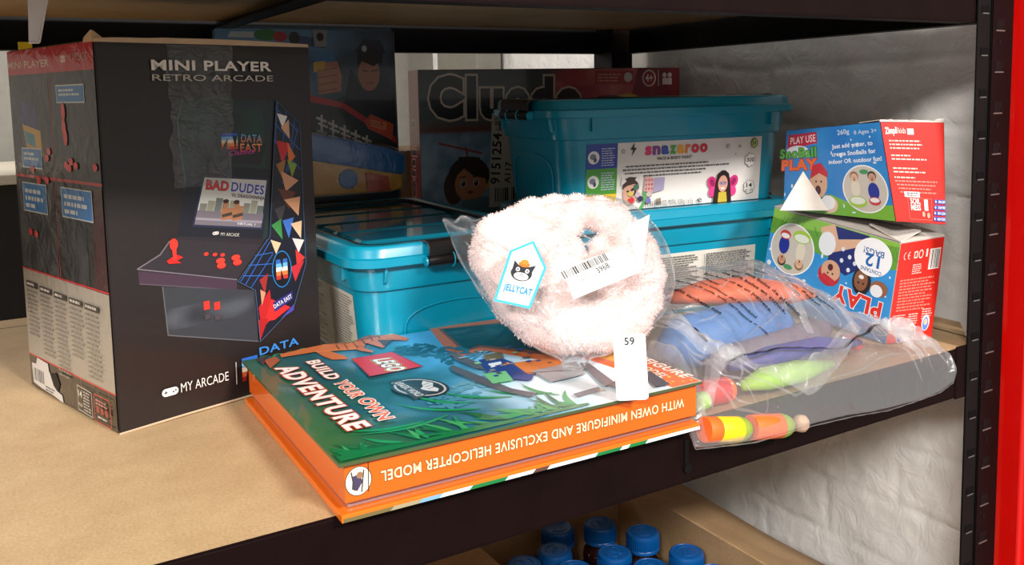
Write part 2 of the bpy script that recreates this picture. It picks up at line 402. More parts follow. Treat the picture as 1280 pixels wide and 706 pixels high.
for zt, nm in ((0.0, 'front_beam'), (0.4075, 'front_beam'), (-0.43, 'front_beam')):
    mb = MB()
    mb.box((-0.92, 0.5715, zt - 0.053), (0.9150, 0.5745, zt), bev=0.001)
    mb.box((-0.92, 0.5715, zt - 0.0535), (0.9150, 0.592, zt - 0.051), bev=0.0008)
    mb.box((-0.92, 0.5730, zt - 0.0012), (0.9150, 0.5753, zt + .0002), bev=0.0003)
    if zt == 0.0:
        mb.box((0.508, 0.5700, -0.040), (0.5125, 0.5725, -0.014), mi=1, bev=0.0008)
        mb.cyl((0.511, 0.5690, -0.040), (0.511, 0.5722, -0.040), 0.0042, n=14, mi=1)
        # end bracket hooked on the post
        mb.box((0.898, 0.5705, -0.055), (0.9153, 0.5722, 0.004), mi=0, bev=0.0008)
    mb.build(nm, [BLK, BLKI], rack, RL)
    mb = MB()
    mb.box((-0.92, 1.305, zt - 0.053), (0.98, 1.309, zt), bev=0.0008); mb.box((-0.92, 1.285, zt - 0.053), (0.98, 1.309, zt - 0.050), bev=0.0006)
    mb.build('rear_beam', [BLKI], rack, RL)
    mb = MB()
    a, b = V((0.955, 0.58, 0)), V((1.025, 1.30, 0)); d = (b - a).normalized(); n = V((d.y, -d.x, 0))
    q = [a, b, b + n * 0.003, a + n * 0.003]
    mb.hexa([p + V((0, 0, zt - 0.053)) for p in q] + [p + V((0, 0, zt)) for p in q])
    q = [a - n * 0.02, b - n * 0.02, b, a]
    mb.hexa([p + V((0, 0, zt - 0.053)) for p in q] + [p + V((0, 0, zt - 0.051)) for p in q])
    mb.build('side_beam', [BLKI], rack, RL)
    mb = MB(); mb.box((0.30, 0.585, zt - 0.024), (0.303, 1.30, zt - 0.0015)); mb.box((0.28, 0.585, zt - 0.024), (0.303, 1.30, zt - 0.0215))
    mb.build('cross_tie', [BLKI], rack, RL)

def board_mat(name, rgb, rgb2):
    m = bpy.data.materials.new(name); m.use_nodes = True; nt = m.node_tree; b = nt.nodes['Principled BSDF']
    tc = nt.nodes.new('ShaderNodeTexCoord')
    n = nt.nodes.new('ShaderNodeTexNoise'); n.inputs['Scale'].default_value = 14; n.inputs['Detail'].default_value = 8; n.inputs['Roughness'].default_value = 0.7
    nt.links.new(tc.outputs['Object'], n.inputs['Vector'])
    r = nt.nodes.new('ShaderNodeValToRGB'); r.color_ramp.elements[0].position = 0.35; r.color_ramp.elements[1].position = 0.65
    r.color_ramp.elements[0].color = (*lin(rgb), 1); r.color_ramp.elements[1].color = (*lin(rgb2), 1)
    nt.links.new(n.outputs['Fac'], r.inputs['Fac'])
    n2 = nt.nodes.new('ShaderNodeTexNoise'); n2.inputs['Scale'].default_value = 450; n2.inputs['Detail'].default_value = 3
    nt.links.new(tc.outputs['Object'], n2.inputs['Vector'])
    mx = nt.nodes.new('ShaderNodeMix'); mx.data_type = 'RGBA'; mx.blend_type = 'SOFT_LIGHT'; mx.inputs[0].default_value = 0.5
    nt.links.new(r.outputs['Color'], mx.inputs[6]); nt.links.new(n2.outputs['Fac'], mx.inputs[7])
    nt.links.new(mx.outputs[2], b.inputs['Base Color'])
    b.inputs['Roughness'].default_value = 0.62
    bp = nt.nodes.new('ShaderNodeBump'); bp.inputs['Strength'].default_value = 0.2; bp.inputs['Distance'].default_value = 0.0005
    nt.links.new(n2.outputs['Fac'], bp.inputs['Height']); nt.links.new(bp.outputs['Normal'], b.inputs['Normal'])
    return m
FIB = board_mat('fibreboard', (176, 146, 106), (190, 161, 121))
CARD = board_mat('brown_cardboard', (160, 128, 92), (174, 142, 104))
for zt, lab in ((0.0, 'tan fibreboard shelf carrying the toys and teal tubs'), (0.4075, 'tan fibreboard of the shelf above, seen from below'), (-0.43, 'fibreboard of the bottom shelf under the open carton')):
    mb = MB(); 
    q0 = [(-0.90, 0.5755), (0.93, 0.5755), (1.012, 0.64), (1.02, 1.3), (0.95, 1.3), (0.95, 1.355), (-0.90, 1.355)] if zt == 0.0 else [(-0.90, 0.5755), (0.93, 0.5755), (1.0, 0.64), (1.0, 1.28), (-0.90, 1.28)]
    if zt > 0.1: q0 = [(-0.90, 0.5755), (0.93, 0.5755), (0.95, 0.62), (1.0, 1.28), (-0.90, 1.28)]
    z0, z1 = (zt - 0.010, zt + 0.0) if zt == 0.0 else (zt - 0.012, zt - 0.002)
    n = len(q0)
    mb.add([(x, y, z0) for x, y in q0] + [(x, y, z1) for x, y in q0], [list(range(n))[::-1], [n + i for i in range(n)]] + [[i, (i + 1) % n, n + (i + 1) % n, n + i] for i in range(n)])
    tag(mb.build('shelf_board', FIB), lab, 'shelf board')

# ------------------------------------------------------------------ tall black carton at the left
al = 0.285
AO = V((0.0859, 0.8225, 0.0)); AU = V((math.cos(al), math.sin(al), 0)); AV = V((-math.sin(al), math.cos(al), 0)); Z = V((0, 0, 1))
AH = 0.34
arc = root('game_carton', 'tall black gift carton picturing a small tabletop games machine, red band on its side', 'boxed toy', tuple(AO))
mb = MB()
def arc_pt(u, d, z):     # u along front, d into depth, slight warp of the cardboard
    return AO + AU * u + AV * d + Z * z
N1 = 16
P_BLACK = print_mat('carton_print', 0.42, 0.15, bump=0.12, bscale=9, dist=0.004)
P_FILM = print_mat('carton_gloss_film', 0.3, 0.6, bump=0.35, bscale=38, dist=0.0022, crough=0.05)
mb.hexa([arc_pt(0.001, 0.001, 0), arc_pt(0.2115, 0.001, 0), arc_pt(0.2115, 0.205, 0), arc_pt(0.001, 0.205, 0)] +
        [arc_pt(0.0005, 0.001, AH + 0.001), arc_pt(0.2125, 0.001, AH - 0.001), arc_pt(0.2125, 0.205, AH - 0.001), arc_pt(0.0005, 0.205, AH)], col=(36, 30, 29), bev=0.0012)
A = Art(mb, plane_fn(AO + Z * 0.0005, AU, Z)); A.k = 8
BK = (33, 26, 25)
A.rect(1.5, 1.5, 211, 338.5, BK)
# the pictured machine
A.poly([(75.2, 288.9), (101.7, 290.5), (170.5, 285.4), (161.7, 236.7), (156.4, 154.5), (150.9, 151.3), (62.9, 159.6), (75.7, 194.6), (68.5, 253.3), (71.1, 271.1)], (25, 44, 44))
A.grid(*(71.8, 206.0), *(156.0, 279.6), 14, 14, lambda u, v: mixc((30, 38, 42), (26, 62, 54), 0.5 + nz(u * 0.03, v * 0.03) + 0.25 * nz(u * 0.2, v * 0.2)))
A.line([(75.2, 288.9), (69.6, 271.1), (69.9, 251.0), (75.7, 194.6), (63.1, 163.2)], 1.0, (60, 96, 92))
A.poly([(84.5, 251.7), (158.5, 244.6), (151.3, 224.1), (81.1, 234.4)], (28, 30, 34))
A.poly([(77.9, 231.0), (161.6, 219.4), (149.1, 151.6), (63.3, 166.1)], (20, 22, 34))
A.poly([(69.3, 165.3), (150.9, 152.9), (140.8, 127.6), (30.6, 137.7), (45.9, 151.1), (60.0, 162.2)], (30, 26, 32))
A.poly([(45.9, 151.1), (144.5, 132.5), (150.9, 151.3), (63.3, 166.1)], (38, 33, 38))
A.poly([(24.8, 142.2), (46.0, 151.9), (55.5, 162.8), (64.6, 163.0), (147.1, 147.1), (119.5, 115.4), (119.1, 107.7), (25.1, 129.7)], (44, 38, 44))
A.line([(24.8, 142.2), (46.0, 151.9), (55.5, 162.8)], 1.2, (110, 100, 108))
A.poly([(25.7, 140.0), (119.5, 116.2), (119.0, 106.9), (25.7, 129.3)], (66, 46, 62))
A.line([(24.8, 142.2), (119.6, 116.9)], 0.9, (120, 110, 118)); A.line([(25.7, 128.9), (119.0, 106.9)], 0.7, (95, 85, 92))
A.poly([(46.4, 122.8), (138.6, 103.5), (138.9, 52.5), (48.9, 77.9)], (52, 54, 60))
A.grid(*(47.6, 81.6), *(135.9, 101.6), 10, 6, lambda u, v: mixc((44, 46, 52), (78, 82, 90), 0.4 + nz(u * 0.04, v * 0.06, 5)))
A.line([(46.4, 122.8), (48.9, 77.9), (138.9, 52.5)], 1.0, (92, 92, 98))
# marquee lettering
dg = lambda a, b: (lambda x, y: mixc(a, b, y / 0.7))
A.text('DATA', (131.1, 247.7), (153.3, 245.7), 7.5, dg((240, 120, 60), (90, 170, 220)), 0.03, (30, 30, 60))
A.text('EAST', (129.8, 238.7), (152.9, 237.2), 7.5, dg((200, 60, 50), (240, 170, 90)), 0.03, (30, 30, 60))
for i, c in enumerate(((200, 70, 50), (235, 140, 70), (245, 220, 190), (110, 180, 225), (50, 90, 190))):
    A.rect((110.9, 241.3)[0], (110.9, 241.3)[1] + i * 3.0, (126.5, 240.4)[0] + 1, (110.9, 241.3)[1] + i * 3.0 + 3.0, c, step=False)
A.k += 1
A.poly([(110.9, 241.3), (117.3, 252.9), (115.8, 241.0)], BK, False); A.poly([(122.3, 254.2), (127.3, 254.0), (124.9, 240.5)], BK)
A.text('Classics', (117.9, 235.6), (145.0, 236.2), 4.6, (190, 60, 150), 0.02, shear=0.3)
# screen
SC = [(79.6, 175.0), (147.6, 163.5), (156.6, 208.9), (92.2, 217.2)]
A.poly([(76.7, 173.2), (149.6, 160.9), (159.4, 210.2), (90.4, 219.8)], (34, 40, 62))
A.poly(SC, (205, 205, 200))
def scr(u, v):
    return SC[0][0] + (SC[1][0] - SC[0][0]) * u + (SC[3][0] - SC[0][0]) * v, SC[0][1] + (SC[3][1] - SC[0][1]) * v + (SC[1][1] - SC[0][1]) * u
for i in range(9):
    u0 = 0.02 + i * 0.107; hgt = 0.45 + 0.14 * ((i * 7) % 5) / 4
    A.poly([scr(u0, 0.28), scr(u0 + 0.10, 0.28), scr(u0 + 0.10, hgt), scr(u0, hgt)], ((128, 130, 118), (148, 148, 130), (110, 116, 112))[i % 3], step=False)
A.k += 1
A.poly([scr(0, 0), scr(1, 0), scr(1, 0.30), scr(0, 0.30)], (120, 112, 122)); A.poly([scr(0, .1), scr(1, .1), scr(1, 0.15), scr(0, 0.15)], (158, 150, 160))
for k, u in ((0, 0.42), (1, 0.58)):
    x, y = scr(u, 0.32)
    A.poly([(x - 6, y - 8), (x + 5, y - 8), (x + 6, y + 2), (x + 9 * (1 if k else -1), y + 5), (x - 5, y + 4)], (176, 118, 82)); A.ell(x, y + 7, 3, 3.6, (176, 118, 82)); A.ell(x, y + 9.3, 3.2, 2, (60, 35, 25))
    A.line([(x - 4, y - 4), (x + 5, y - 3)], 3, (70, 60, 50))
A.text('BAD', scr(0.05, 0.76), scr(0.38, 0.76), 8.5, (205, 40, 48), 0.05, (60, 20, 30), 0.03); A.text('DUDES', scr(0.42, 0.76), scr(0.93, 0.74), 8.5, (45, 60, 160), 0.05, (230, 230, 240), 0.03)
A.text('VS. DRAGONNINJA', scr(0.44, 0.64), scr(0.96, 0.62), 3.2, (70, 55, 60), 0.03)
A.text('VIRTUAL 1', scr(0.62, 0.04), scr(0.9, 0.04), 2.2, (230, 230, 235), 0.02)
def gamepad(A, x, y, w, col, dark):
    h = w * 0.46
    A.ell(x - w * 0.27, y, h * 0.5, h * 0.5, col, step=False); A.ell(x + w * 0.27, y, h * 0.5, h * 0.5, col, step=False); A.rect(x - w * 0.27, y - h * 0.5, x + w * 0.27, y + h * 0.5, col)
    A.rect(x - w * 0.36, y - h * 0.07, x - w * 0.16, y + h * 0.07, dark, False); A.rect(x - w * 0.29, y - h * 0.21, x - w * 0.23, y + h * 0.21, dark)
    A.ell(x + w * 0.2, y - h * 0.08, h * 0.12, h * 0.12, dark, step=False); A.ell(x + w * 0.34, y + h * 0.08, h * 0.12, h * 0.12, dark)
x, y = (100.0, 164.3); gamepad(A, x, y, 6.5, (215, 205, 195), (30, 26, 30))
A.text('MY ARCADE', (104.7, 161.4), (123.6, 158.1), 3.0, (205, 198, 190), 0.0)
# controls
RD = (226, 52, 40)
for px in [(89.3, 146.2), (98.0, 144.5), (105.7, 143.0)]: A.ell(px[0], px[1], 2.4, 1.7, RD, step=False)
for px in [(103.3, 138.0), (103.9, 133.4), (119.1, 138.7), (120.5, 133.8)]: A.ell(px[0], px[1] - 0.8, 4.6, 2.8, (160, 26, 26)); A.ell(px[0], px[1], 4.6, 2.5, (236, 60, 44))
x, y = (59.0, 145.5)
A.poly([(x - 8, y), (x - 2, y + 3), (x + 3, y + 4), (x + 8, y + 1), (x + 2, y - 1), (x + 6, y - 4), (x - 6, y - 3)], (206, 34, 30)); A.poly([(x - 1.6, y), (x + 1.6, y), (x + 1.8, y + 12), (x - 2.4, y + 12)], RD); A.ell(x - 0.4, y + 14, 4, 5.4, RD)
for a, b in ([(83.9, 94.3), (89.9, 102.3)], [(94.2, 92.3), (100.3, 99.6)]): A.rect(a[0], a[1], b[0], b[1], RD, False)
for a, b in ([(84.5, 85.1), (90.0, 90.1)], [(94.4, 82.3), (100.4, 87.3)]): A.rect(a[0], a[1], b[0], b[1], (70, 62, 66), False)
A.k += 1
A.rect(*(81.6, 83.4), *(106.2, 101.5), (48, 50, 56)) if False else None
# side artwork: bright abstract panel on a blue grid
SIDE = [(170.5, 285.8), (195.9, 263.4), (196.1, 194.1), (196.2, 120.5), (179.9, 79.7), (140.2, 52.2), (137.7, 103.6), (119.5, 115.4), (156.3, 153.7), (165.3, 238.8)]
A.poly(SIDE, (16, 20, 34))
GR = (40, 96, 180)
for a, b in ([(169.3, 279.2), (194.5, 254.6)], [(167.6, 263.7), (195.4, 236.2)], [(165.8, 248.1), (195.4, 216.8)], [(172.3, 284.6), (167.4, 244.1)], [(181.7, 275.0), (172.9, 228.1)], [(190.5, 266.8), (180.4, 215.6)], [(194.7, 258.6), (173.4, 204.2)], [(122.9, 114.8), (153.5, 151.0)], [(127.8, 110.9), (157.9, 150.4)], [(133.5, 106.7), (158.9, 135.9)], [(125.7, 119.8), (157.8, 114.5)], [(132.2, 128.9), (158.4, 126.4)], [(139.6, 137.2), (159.0, 137.5)]):
    A.line([a, b], 0.8, GR, False)
A.k += 1
def blob(pts, c): A.poly(pts, c)
for pts, c in (([(170.8, 273.7), (182.4, 270.2), (176.3, 259.4)], (240, 236, 228)), ([(174.5, 259.5), (184.0, 267.0), (184.0, 248.0)], (222, 170, 130)), ([(168.5, 247.2), (184.6, 243.2), (174.4, 223.2)], (200, 34, 36)), ([(181.0, 245.0), (189.5, 230.1), (181.7, 222.7)], (226, 120, 50)), ([(167.2, 223.7), (178.3, 227.7), (173.7, 209.0)], (160, 110, 50)), ([(180.1, 227.6), (191.0, 222.0), (184.7, 209.7)], (130, 160, 50)),
               ([(172.3, 217.0), (192.0, 205.8), (176.7, 196.0)], (214, 152, 116)), ([(167.8, 200.0), (187.7, 194.9), (179.4, 178.1)], (96, 52, 30)), ([(174.4, 188.2), (193.1, 189.6), (190.2, 170.4)], (222, 160, 120)), ([(163.1, 179.9), (176.0, 183.3), (169.5, 164.8)], (60, 58, 62)), ([(158.7, 164.5), (169.8, 169.6), (170.5, 148.7)], (58, 138, 70)), ([(171.5, 167.8), (184.5, 169.4), (177.9, 149.3)], (60, 110, 196)), ([(180.5, 163.5), (193.7, 165.1), (191.8, 147.4)], (226, 188, 150)), ([(157.0, 150.5), (168.5, 145.7), (162.5, 135.4)], (232, 190, 150)),
               ([(181.6, 148.8), (195.5, 145.3), (188.3, 133.2)], (214, 206, 200)), ([(184.7, 137.0), (195.6, 127.2), (185.6, 118.9)], (200, 50, 44)), ([(178.2, 120.0), (194.4, 124.1), (183.0, 104.6)], (190, 40, 50)), ([(140.2, 85.7), (153.5, 101.6), (155.6, 73.9), (142.6, 63.7)], (186, 28, 32)), ([(154.8, 91.7), (176.1, 79.6), (157.2, 70.3), (146.5, 70.9)], (206, 40, 38)), ([(139.6, 73.9), (150.2, 73.3), (140.2, 53.0)], (170, 26, 30)), ([(142.6, 113.0), (152.6, 117.7), (148.0, 97.8)], (150, 40, 40)), ([(143.0, 103.5), (148.9, 99.2), (143.9, 87.4)], (206, 140, 108)), ([(164.5, 70.4), (180.0, 82.1), (179.7, 75.6)], (70, 60, 160))):
    blob(pts, c)
x, y = (168.1, 119.6); A.ell(x, y, 11.2, 18.5, (30, 120, 190)); A.ell(x, y, 10.2, 17.5, (14, 14, 20))
for i, c in enumerate(((190, 50, 40), (226, 120, 60), (238, 226, 210), (100, 176, 220), (44, 96, 180))):
    A.rect(x - 6.5, y - 10 + i * 4, x + 6.5, y - 6 + i * 4, c, False)
A.k += 1
A.poly([(x - 1.6, y - 10.2), (x + 1.8, y - 10.2), (x - 1, y + 1)], (14, 14, 20), False); A.poly([(x - 1.8, y + 10.2), (x + 1.6, y + 10.2), (x + 1, y - 1)], (14, 14, 20))
A.poly([(156.4, 88.2), (178.8, 95.5), (179.3, 87.2), (157.7, 78.3)], (44, 40, 110)); A.text('DATA EAST', (157.8, 81.5), (178.5, 89.0), 4.2, (225, 225, 235), 0.03)
A.line(SIDE, 0.6, (70, 96, 130), closed=True)
# titles
WH = (232, 226, 218)
A.text('MINI PLAYER', (47.3, 315.2), (166.7, 314.5), 8.6, WH, 0.055); A.text('RETRO ARCADE', (47.5, 305.8), (168.0, 304.5), 5.6, (196, 188, 178), 0.004)
x, y = (46.9, 26.5); gamepad(A, x, y, 15.5, (240, 238, 232), (30, 26, 26))
A.text('MY ARCADE', (57.0, 23.2), (104.6, 22.7), 8.6, (226, 222, 216), -0.006)
A.line([(113.0, 37.8), (112.7, 16.6)], 0.9, (190, 186, 182))
for i, c in enumerate(((150, 30, 30), (214, 90, 50), (240, 220, 200), (110, 180, 225), (44, 100, 190))):
    a = [(119.1, 17.4), (120.4, 40.0)]; x0 = a[0][0]; h0 = a[0][1]; dh = (a[1][1] - a[0][1]) / 5
    A.rect(x0, h0 + i * dh, x0 + 17, h0 + (i + 1) * dh, c, False)
A.k += 1
A.poly([(122.5, 16.5), (126.2, 35.5), (126.8, 15.4)], BK)
A.text('DATA', (138.6, 38.9), (183.5, 40.1), 7.5, (60, 130, 205), 0.04)
A.text('EAST', (137.9, 26.2), (182.8, 26.9), 7.5, (214, 120, 80), 0.04)
# side face, under glossy film
A = Art(mb, plane_fn(AO + AV * 0.207 + Z * 0.0005, -AV, Z), mi=1); A.k = 10
A.rect(1.5, 36, 205.5, 338.8, (34, 31, 33)); A.rect(1.5, 1.5, 205.5, 34, (34, 29, 29)); A.rect(1.5, 315.5, 205.5, 338.8, (178, 26, 34))
A.rect(1.5, 35, 205.5, 123, (158, 150, 138)); A.line([(1.5, 123.5), (205.5, 124.5)], 1.6, (190, 40, 46), False); A.line([(1.5, 34.5), (205.5, 35)], 1.6, (190, 40, 46), False)
A.line([(1.5, 217.5), (205.5, 218)], 2.6, (176, 34, 42), False); A.line([(100, 124), (104, 314)], 1.5, (168, 34, 42))
A.grid(4, 222, 102, 312, 16, 14, lambda u, v: mixc((58, 56, 60), (20, 20, 24), 0.6 + 1.2 * nz(u * 0.04, v * 0.04, 8)))
A.grid(4, 126, 98, 214, 16, 14, lambda u, v: mixc((78, 76, 78), (36, 36, 40), 0.5 + 1.2 * nz(u * 0.04, v * 0.04, 18)))
A.grid(103, 126, 168, 214, 10, 14, lambda u, v: mixc((64, 62, 66), (30, 30, 34), 0.5 + 1.2 * nz(u * 0.04, v * 0.04, 28)))
A.poly([(22, 292), (66, 286), (70, 262), (28, 268)], (40, 44, 110), False); A.poly([(30, 268), (76, 262), (78, 238), (40, 240)], (196, 160, 60), False); A.poly([(34, 262), (60, 258), (62, 246), (38, 250)], (70, 140, 170))
A.poly([(178, 126), (205, 126), (205, 214), (186, 214)], (60, 26, 30))
A.text('MINI PLAYER', (3.1, 322.0), (108.7, 321.2), 6.4, (214, 190, 180), 0.04)
x, y = (141.2, 326.5); gamepad(A, x, y, 13, (214, 190, 180), (178, 26, 34)); A.text('MY ARCADE', (150.6, 324.0), (192.4, 323.8), 6.8, (196, 160, 150), -0.004)
def blue_note(p0, p1, k):
    (a, b), (c, d) = p0, p1
    A.rect(a - 1.2, b - 1.2, c + 1.2, d + 1.2, (196, 206, 214)); A.rect(a, b, c, d, (56, 124, 196))
    for i, wd in enumerate((0.8, 0.9, 0.6)[:k]): A.micro(a + (c - a) * 0.08, d - (d - b) * (0.2 + 0.27 * i), a + (c - a) * wd, 1, (d - b) * 0.24, (206, 220, 232), 0.6, seed=i + k)
blue_note((121.5, 288.9), (181.4, 302.8), 2); blue_note((25.0, 226.9), (74.4, 244.2), 2); blue_note((20.5, 183.8), (79.9, 210.3), 3); blue_note((117.7, 185.2), (183.9, 210.7), 3)
RR = (206, 44, 40)
for p in [(134.7, 280.3), (134.0, 266.0), (136.1, 257.5)]: A.ell(p[0], p[1], 4.5, 8, RR, step=False)
for p in [(133.4, 232.2), (144.8, 235.6), (154.9, 232.4), (140.2, 229.6), (195.7, 232.7), (94.0, 243.3), (88.9, 237.1), (33.4, 162.6), (48.0, 161.6), (50.1, 224.9), (64.7, 214.8), (84.9, 215.9)]: A.ell(p[0], p[1], 5, 3.4, RR, step=False)
A.k += 1
for i, (a, b) in enumerate(((7.5, 109.6), (46.4, 110.7)), ) if False else []: pass
cols = [(10.1, 111.6), (46.4, 110.7), (82.9, 110.2), (119.3, 110.0), (155.4, 110.1)]
for i, p in enumerate(cols):
    A.rect(p[0], p[1] - 6, p[0] + 30, p[1], (52, 46, 44), False); A.micro(p[0] + 2, p[1] - 1.6, p[0] + 26, 1, 4, (200, 194, 184), 0.6, seed=i)
    A.micro(p[0], p[1] - 9, p[0] + 29, 11 + (i % 3) * 3, 4.4, (124, 118, 110), 0.4, seed=i + 10)
A.k += 1
A.line([(126, 5), (158, 4), (158, 27), (126, 28)], 0.7, (200, 196, 190), closed=True); A.text('14', (128, 18), (136, 18), 6, (220, 214, 206), 0.04); A.text('PLUS', (128, 9), (136, 9), 3, (220, 214, 206), 0.02); A.micro(139, 25, 156, 7, 2.8, (170, 166, 160), 0.5, seed=5)
A.line([(164, 3), (196, 3), (198, 6), (198, 25), (195, 28), (165, 28), (163, 25), (163, 6)], 0.9, (200, 44, 50), closed=True); A.micro(167, 24, 194, 2, 3, (190, 120, 116), 0.5, seed=6); A.micro(170, 9, 190, 1, 3, (206, 200, 196), 0.5, seed=8)
for i in range(3): A.rect(168 + i * 9, 12, 174 + i * 9, 18, (150, 40, 44), False)
cart = mb.build('carton_body', [P_BLACK, P_FILM], arc, AO)
# split upper edge with bare board showing
mb = MB()
for i in range(14):
    t0 = i / 14; t1 = (i + 1) / 14
    h0 = 0.0022 * math.sin(t0 * 3.1) + 0.0012 * abs(nz(t0 * 9, 1)); h1 = 0.0022 * math.sin(t1 * 3.1) + 0.0012 * abs(nz(t1 * 9, 1))
    a, b = arc_pt(0.211 * t0, -0.0006, AH - 0.0012), arc_pt(0.211 * t1, -0.0006, AH - 0.0012)
    mb.hexa([a, b, b + AV * 0.0014, a + AV * 0.0014] + [a + Z * (0.0028 + h0), b + Z * (0.0028 + h1), b + AV * 0.0014 + Z * (0.0028 + h1), a + AV * 0.0014 + Z * (0.0028 + h0)])
mb.hexa([arc_pt(-0.0006, 0.0, AH - .001), arc_pt(0.012, 0.0, AH - .001), arc_pt(0.012, 0.02, AH - .001), arc_pt(-0.0006, 0.02, AH - .001), arc_pt(0.0, 0.004, AH + 0.009), arc_pt(0.002, 0.003, AH + 0.008), arc_pt(0.004, 0.018, AH + 0.002), arc_pt(0.0, 0.02, AH + 0.003)])
mb.build('worn_board_edge', mat('bare_greyboard', (196, 170, 140), 0.8), arc, AO)['label'] = 'split pale upper cardboard edge'
mb = MB(); mb.tube([arc_pt(0.0, -0.0008, 0.001), arc_pt(0.06, -0.0012, 0.0018), arc_pt(0.21, -0.001, 0.0014)], 0.0011, 6)
mb.build('worn_board_edge', mat('bare_greyboard', (196, 170, 140), 0.8), arc, AO)['label'] = 'worn pale cardboard edge'
# clear adhesive tape down the front
TAPE = film_mat('adhesive_tape_film', 0.03, (0.93, 0.95, 0.94), 0.5, 60, 0.8)
mb = MB(); vs = []; fs = []
for j in range(41):
    for i in range(13):
        u = 62 + 6 * nz(j * 0.2, 3) + (64 * i / 12) * (1 - 0.12 * j / 40); v = 338 - 128 * j / 40
        h = 0.0016 + 0.0013 * max(0, nz(u * 0.09, v * 0.05, 7)) + 0.0018 * max(0, 1 - abs((u - 118) + (v - 290) * 0.18) / 3)
        vs.append(AO + AU * (u * 0.001) + Z * (v * 0.001) - AV * h)
for j in range(40):
    for i in range(12): fs.append([j * 13 + i, j * 13 + i + 1, (j + 1) * 13 + i + 1, (j + 1) * 13 + i][::-1])
mb.add(vs, fs); mb.build('adhesive_tape', TAPE, arc, AO, smooth=True)['label'] = 'crinkled clear tape down the carton front'
P_PAPER = print_mat('paper_print', 0.6)
# torn sticker low on the side
mb = MB(); A = Art(mb, plane_fn(AO + AV * 0.207 + Z * 0.0005, -AV, Z)); A.k = 40
A.poly([(8, 26), (20, 27), (24, 34), (52, 33), (54, 25), (64, 22), (70, 10), (84, 8), (86, 1), (60, 3), (30, 4), (10, 6)], (206, 200, 194)); A.bars(12, 9, 40, 22, (70, 66, 64), 22); A.poly([(56, 24), (72, 28), (80, 18), (74, 9), (64, 13)], (26, 22, 22)); A.micro(42, 9, 66, 2, 3, (90, 86, 84), 0.5)
mb.build('torn_barcode_sticker', P_PAPER, arc, AO)['label'] = 'torn white barcode sticker'

# ------------------------------------------------------------------ orange gift book lying on the shelf
be = -0.02
BO = V((0.193, 0.5605, 0.0)); BU = V((math.cos(be), math.sin(be), 0)); BV = V((-math.sin(be), math.cos(be), 0))
bk = root('gift_book', 'orange and green boxed activity book lying flat, a dinosaur on its cover', 'book', tuple(BO))
def bp_(u, d, z): return BO + BU * u + BV * d + Z * z
def bbox(mb, u0, d0, z0, u1, d1, z1, col, mi=0, bev=0.0006):
    mb.hexa([bp_(u0, d0, z0), bp_(u1, d0, z0), bp_(u1, d1, z0), bp_(u0, d1, z0), bp_(u0, d0, z1), bp_(u1, d0, z1), bp_(u1, d1, z1), bp_(u0, d1, z1)], col, mi, bev)
PB = print_mat('book_print', 0.3, 0.5)
OR = (230, 92, 16)
mb = MB()
bbox(mb, 0.004, 0.003, 0.0125, 0.316, 0.276, 0.0405, (228, 98, 16)); bbox(mb, 0.007, 0.0085, 0.0065, 0.314, 0.274, 0.013, (136, 104, 100))
A = Art(mb, plane_fn(BO + BV * 0.003, BU, Z)); A.k = 3
A.rect(4.6, 13, 315, 40, (228, 98, 16))
x, y = (13.8, 26.5); A.ell(x, y, 9.8, 10.6, (60, 40, 30)); A.ell(x, y, 9.2, 10, (240, 228, 206)); A.poly([(x - 5, y - 5), (x - 1, y - 7), (x + 3, y - 1), (x + 1, y + 5), (x - 4, y + 4)], (70, 60, 90)); A.line([(x - 5, y + 7), (x - 3, y - 6)], 1, (60, 60, 60), False); A.line([(x + 2, y - 8), (x + 4, y + 7)], 1, (70, 60, 50)); A.ell(x + 1, y + 4, 2.4, 2.4, (150, 110, 80))
A.line([(x + 7, y - 9), (x + 7.5, y + 18)], 0.7, (70, 40, 20))
# spine lettering reads upside down from here
A.text('WITH OWEN MINIFIGURE AND EXCLUSIVE HELICOPTER MODEL', (302.7, 29.8), (30.2, 29.4), 7.4, (250, 226, 176), 0.035, (120, 60, 20), 0.05)
mb.build('book_case', PB, bk, BO)
mb = MB(); bbox(mb, 0.0, 0.0, 0.0005, 0.318, 0.279, 0.0062, (236, 112, 20))
A = Art(mb, plane_fn(BO - BV * 0.0001, BU, Z)); A.k = 2
xs = [(0, 34, (112, 100, 60)), (34, 56, (160, 150, 120)), (56, 72, (120, 170, 210)), (72, 96, (235, 240, 246)), (96, 126, (20, 120, 60)), (126, 150, (238, 242, 248)), (150, 163, (90, 60, 50)), (163, 208, (238, 242, 250)), (208, 232, (20, 120, 60)), (232, 240, (238, 242, 250)), (240, 258, (20, 120, 60)), (258, 317, (238, 242, 250))]
for a, b, c in xs: A.put([(a + 1, 0.8), (b + 1, 0.8), (b + 4 if b < 316 else 317, 3.6), (a + 4 if a else 1, 3.6)], [[0, 1, 2, 3]], c, False)
mb.build('back_cover', PB, bk, BO)['label'] = 'orange back cover with a green and white rim'
mb = MB(); bbox(mb, -0.001, -0.001, 0.0402, 0.3195, 0.2795, 0.0427, (74, 84, 48), bev=0.0004)
A = Art(mb, plane_fn(BO + Z * 0.0427, BU, BV)); A.k = 2
def bgc(u, v):
    n = nz(u * 0.018, v * 0.018, 1) * 0.5 + nz(u * 0.06, v * 0.06, 2) * 0.25
    tl = mixc((34, 88, 96), (84, 176, 234), (u - 70) / 120 + n * 0.9 + (v - 140) / 900)
    c = mixc(tl, (232, 244, 250), ((u - 105) / 90 - abs(v - 60) / 150) + n * 0.5)
    g = mixc((30, 96, 62), (96, 120, 62), 0.5 + 1.2 * n)
    return mixc(g, c, (u - 8) / 70 + n * 1.2 + (v - 60) / 300 * (1 if u < 120 else 0))
A.grid(-.7, -.7, 319.2, 279.2, 90, 80, bgc)
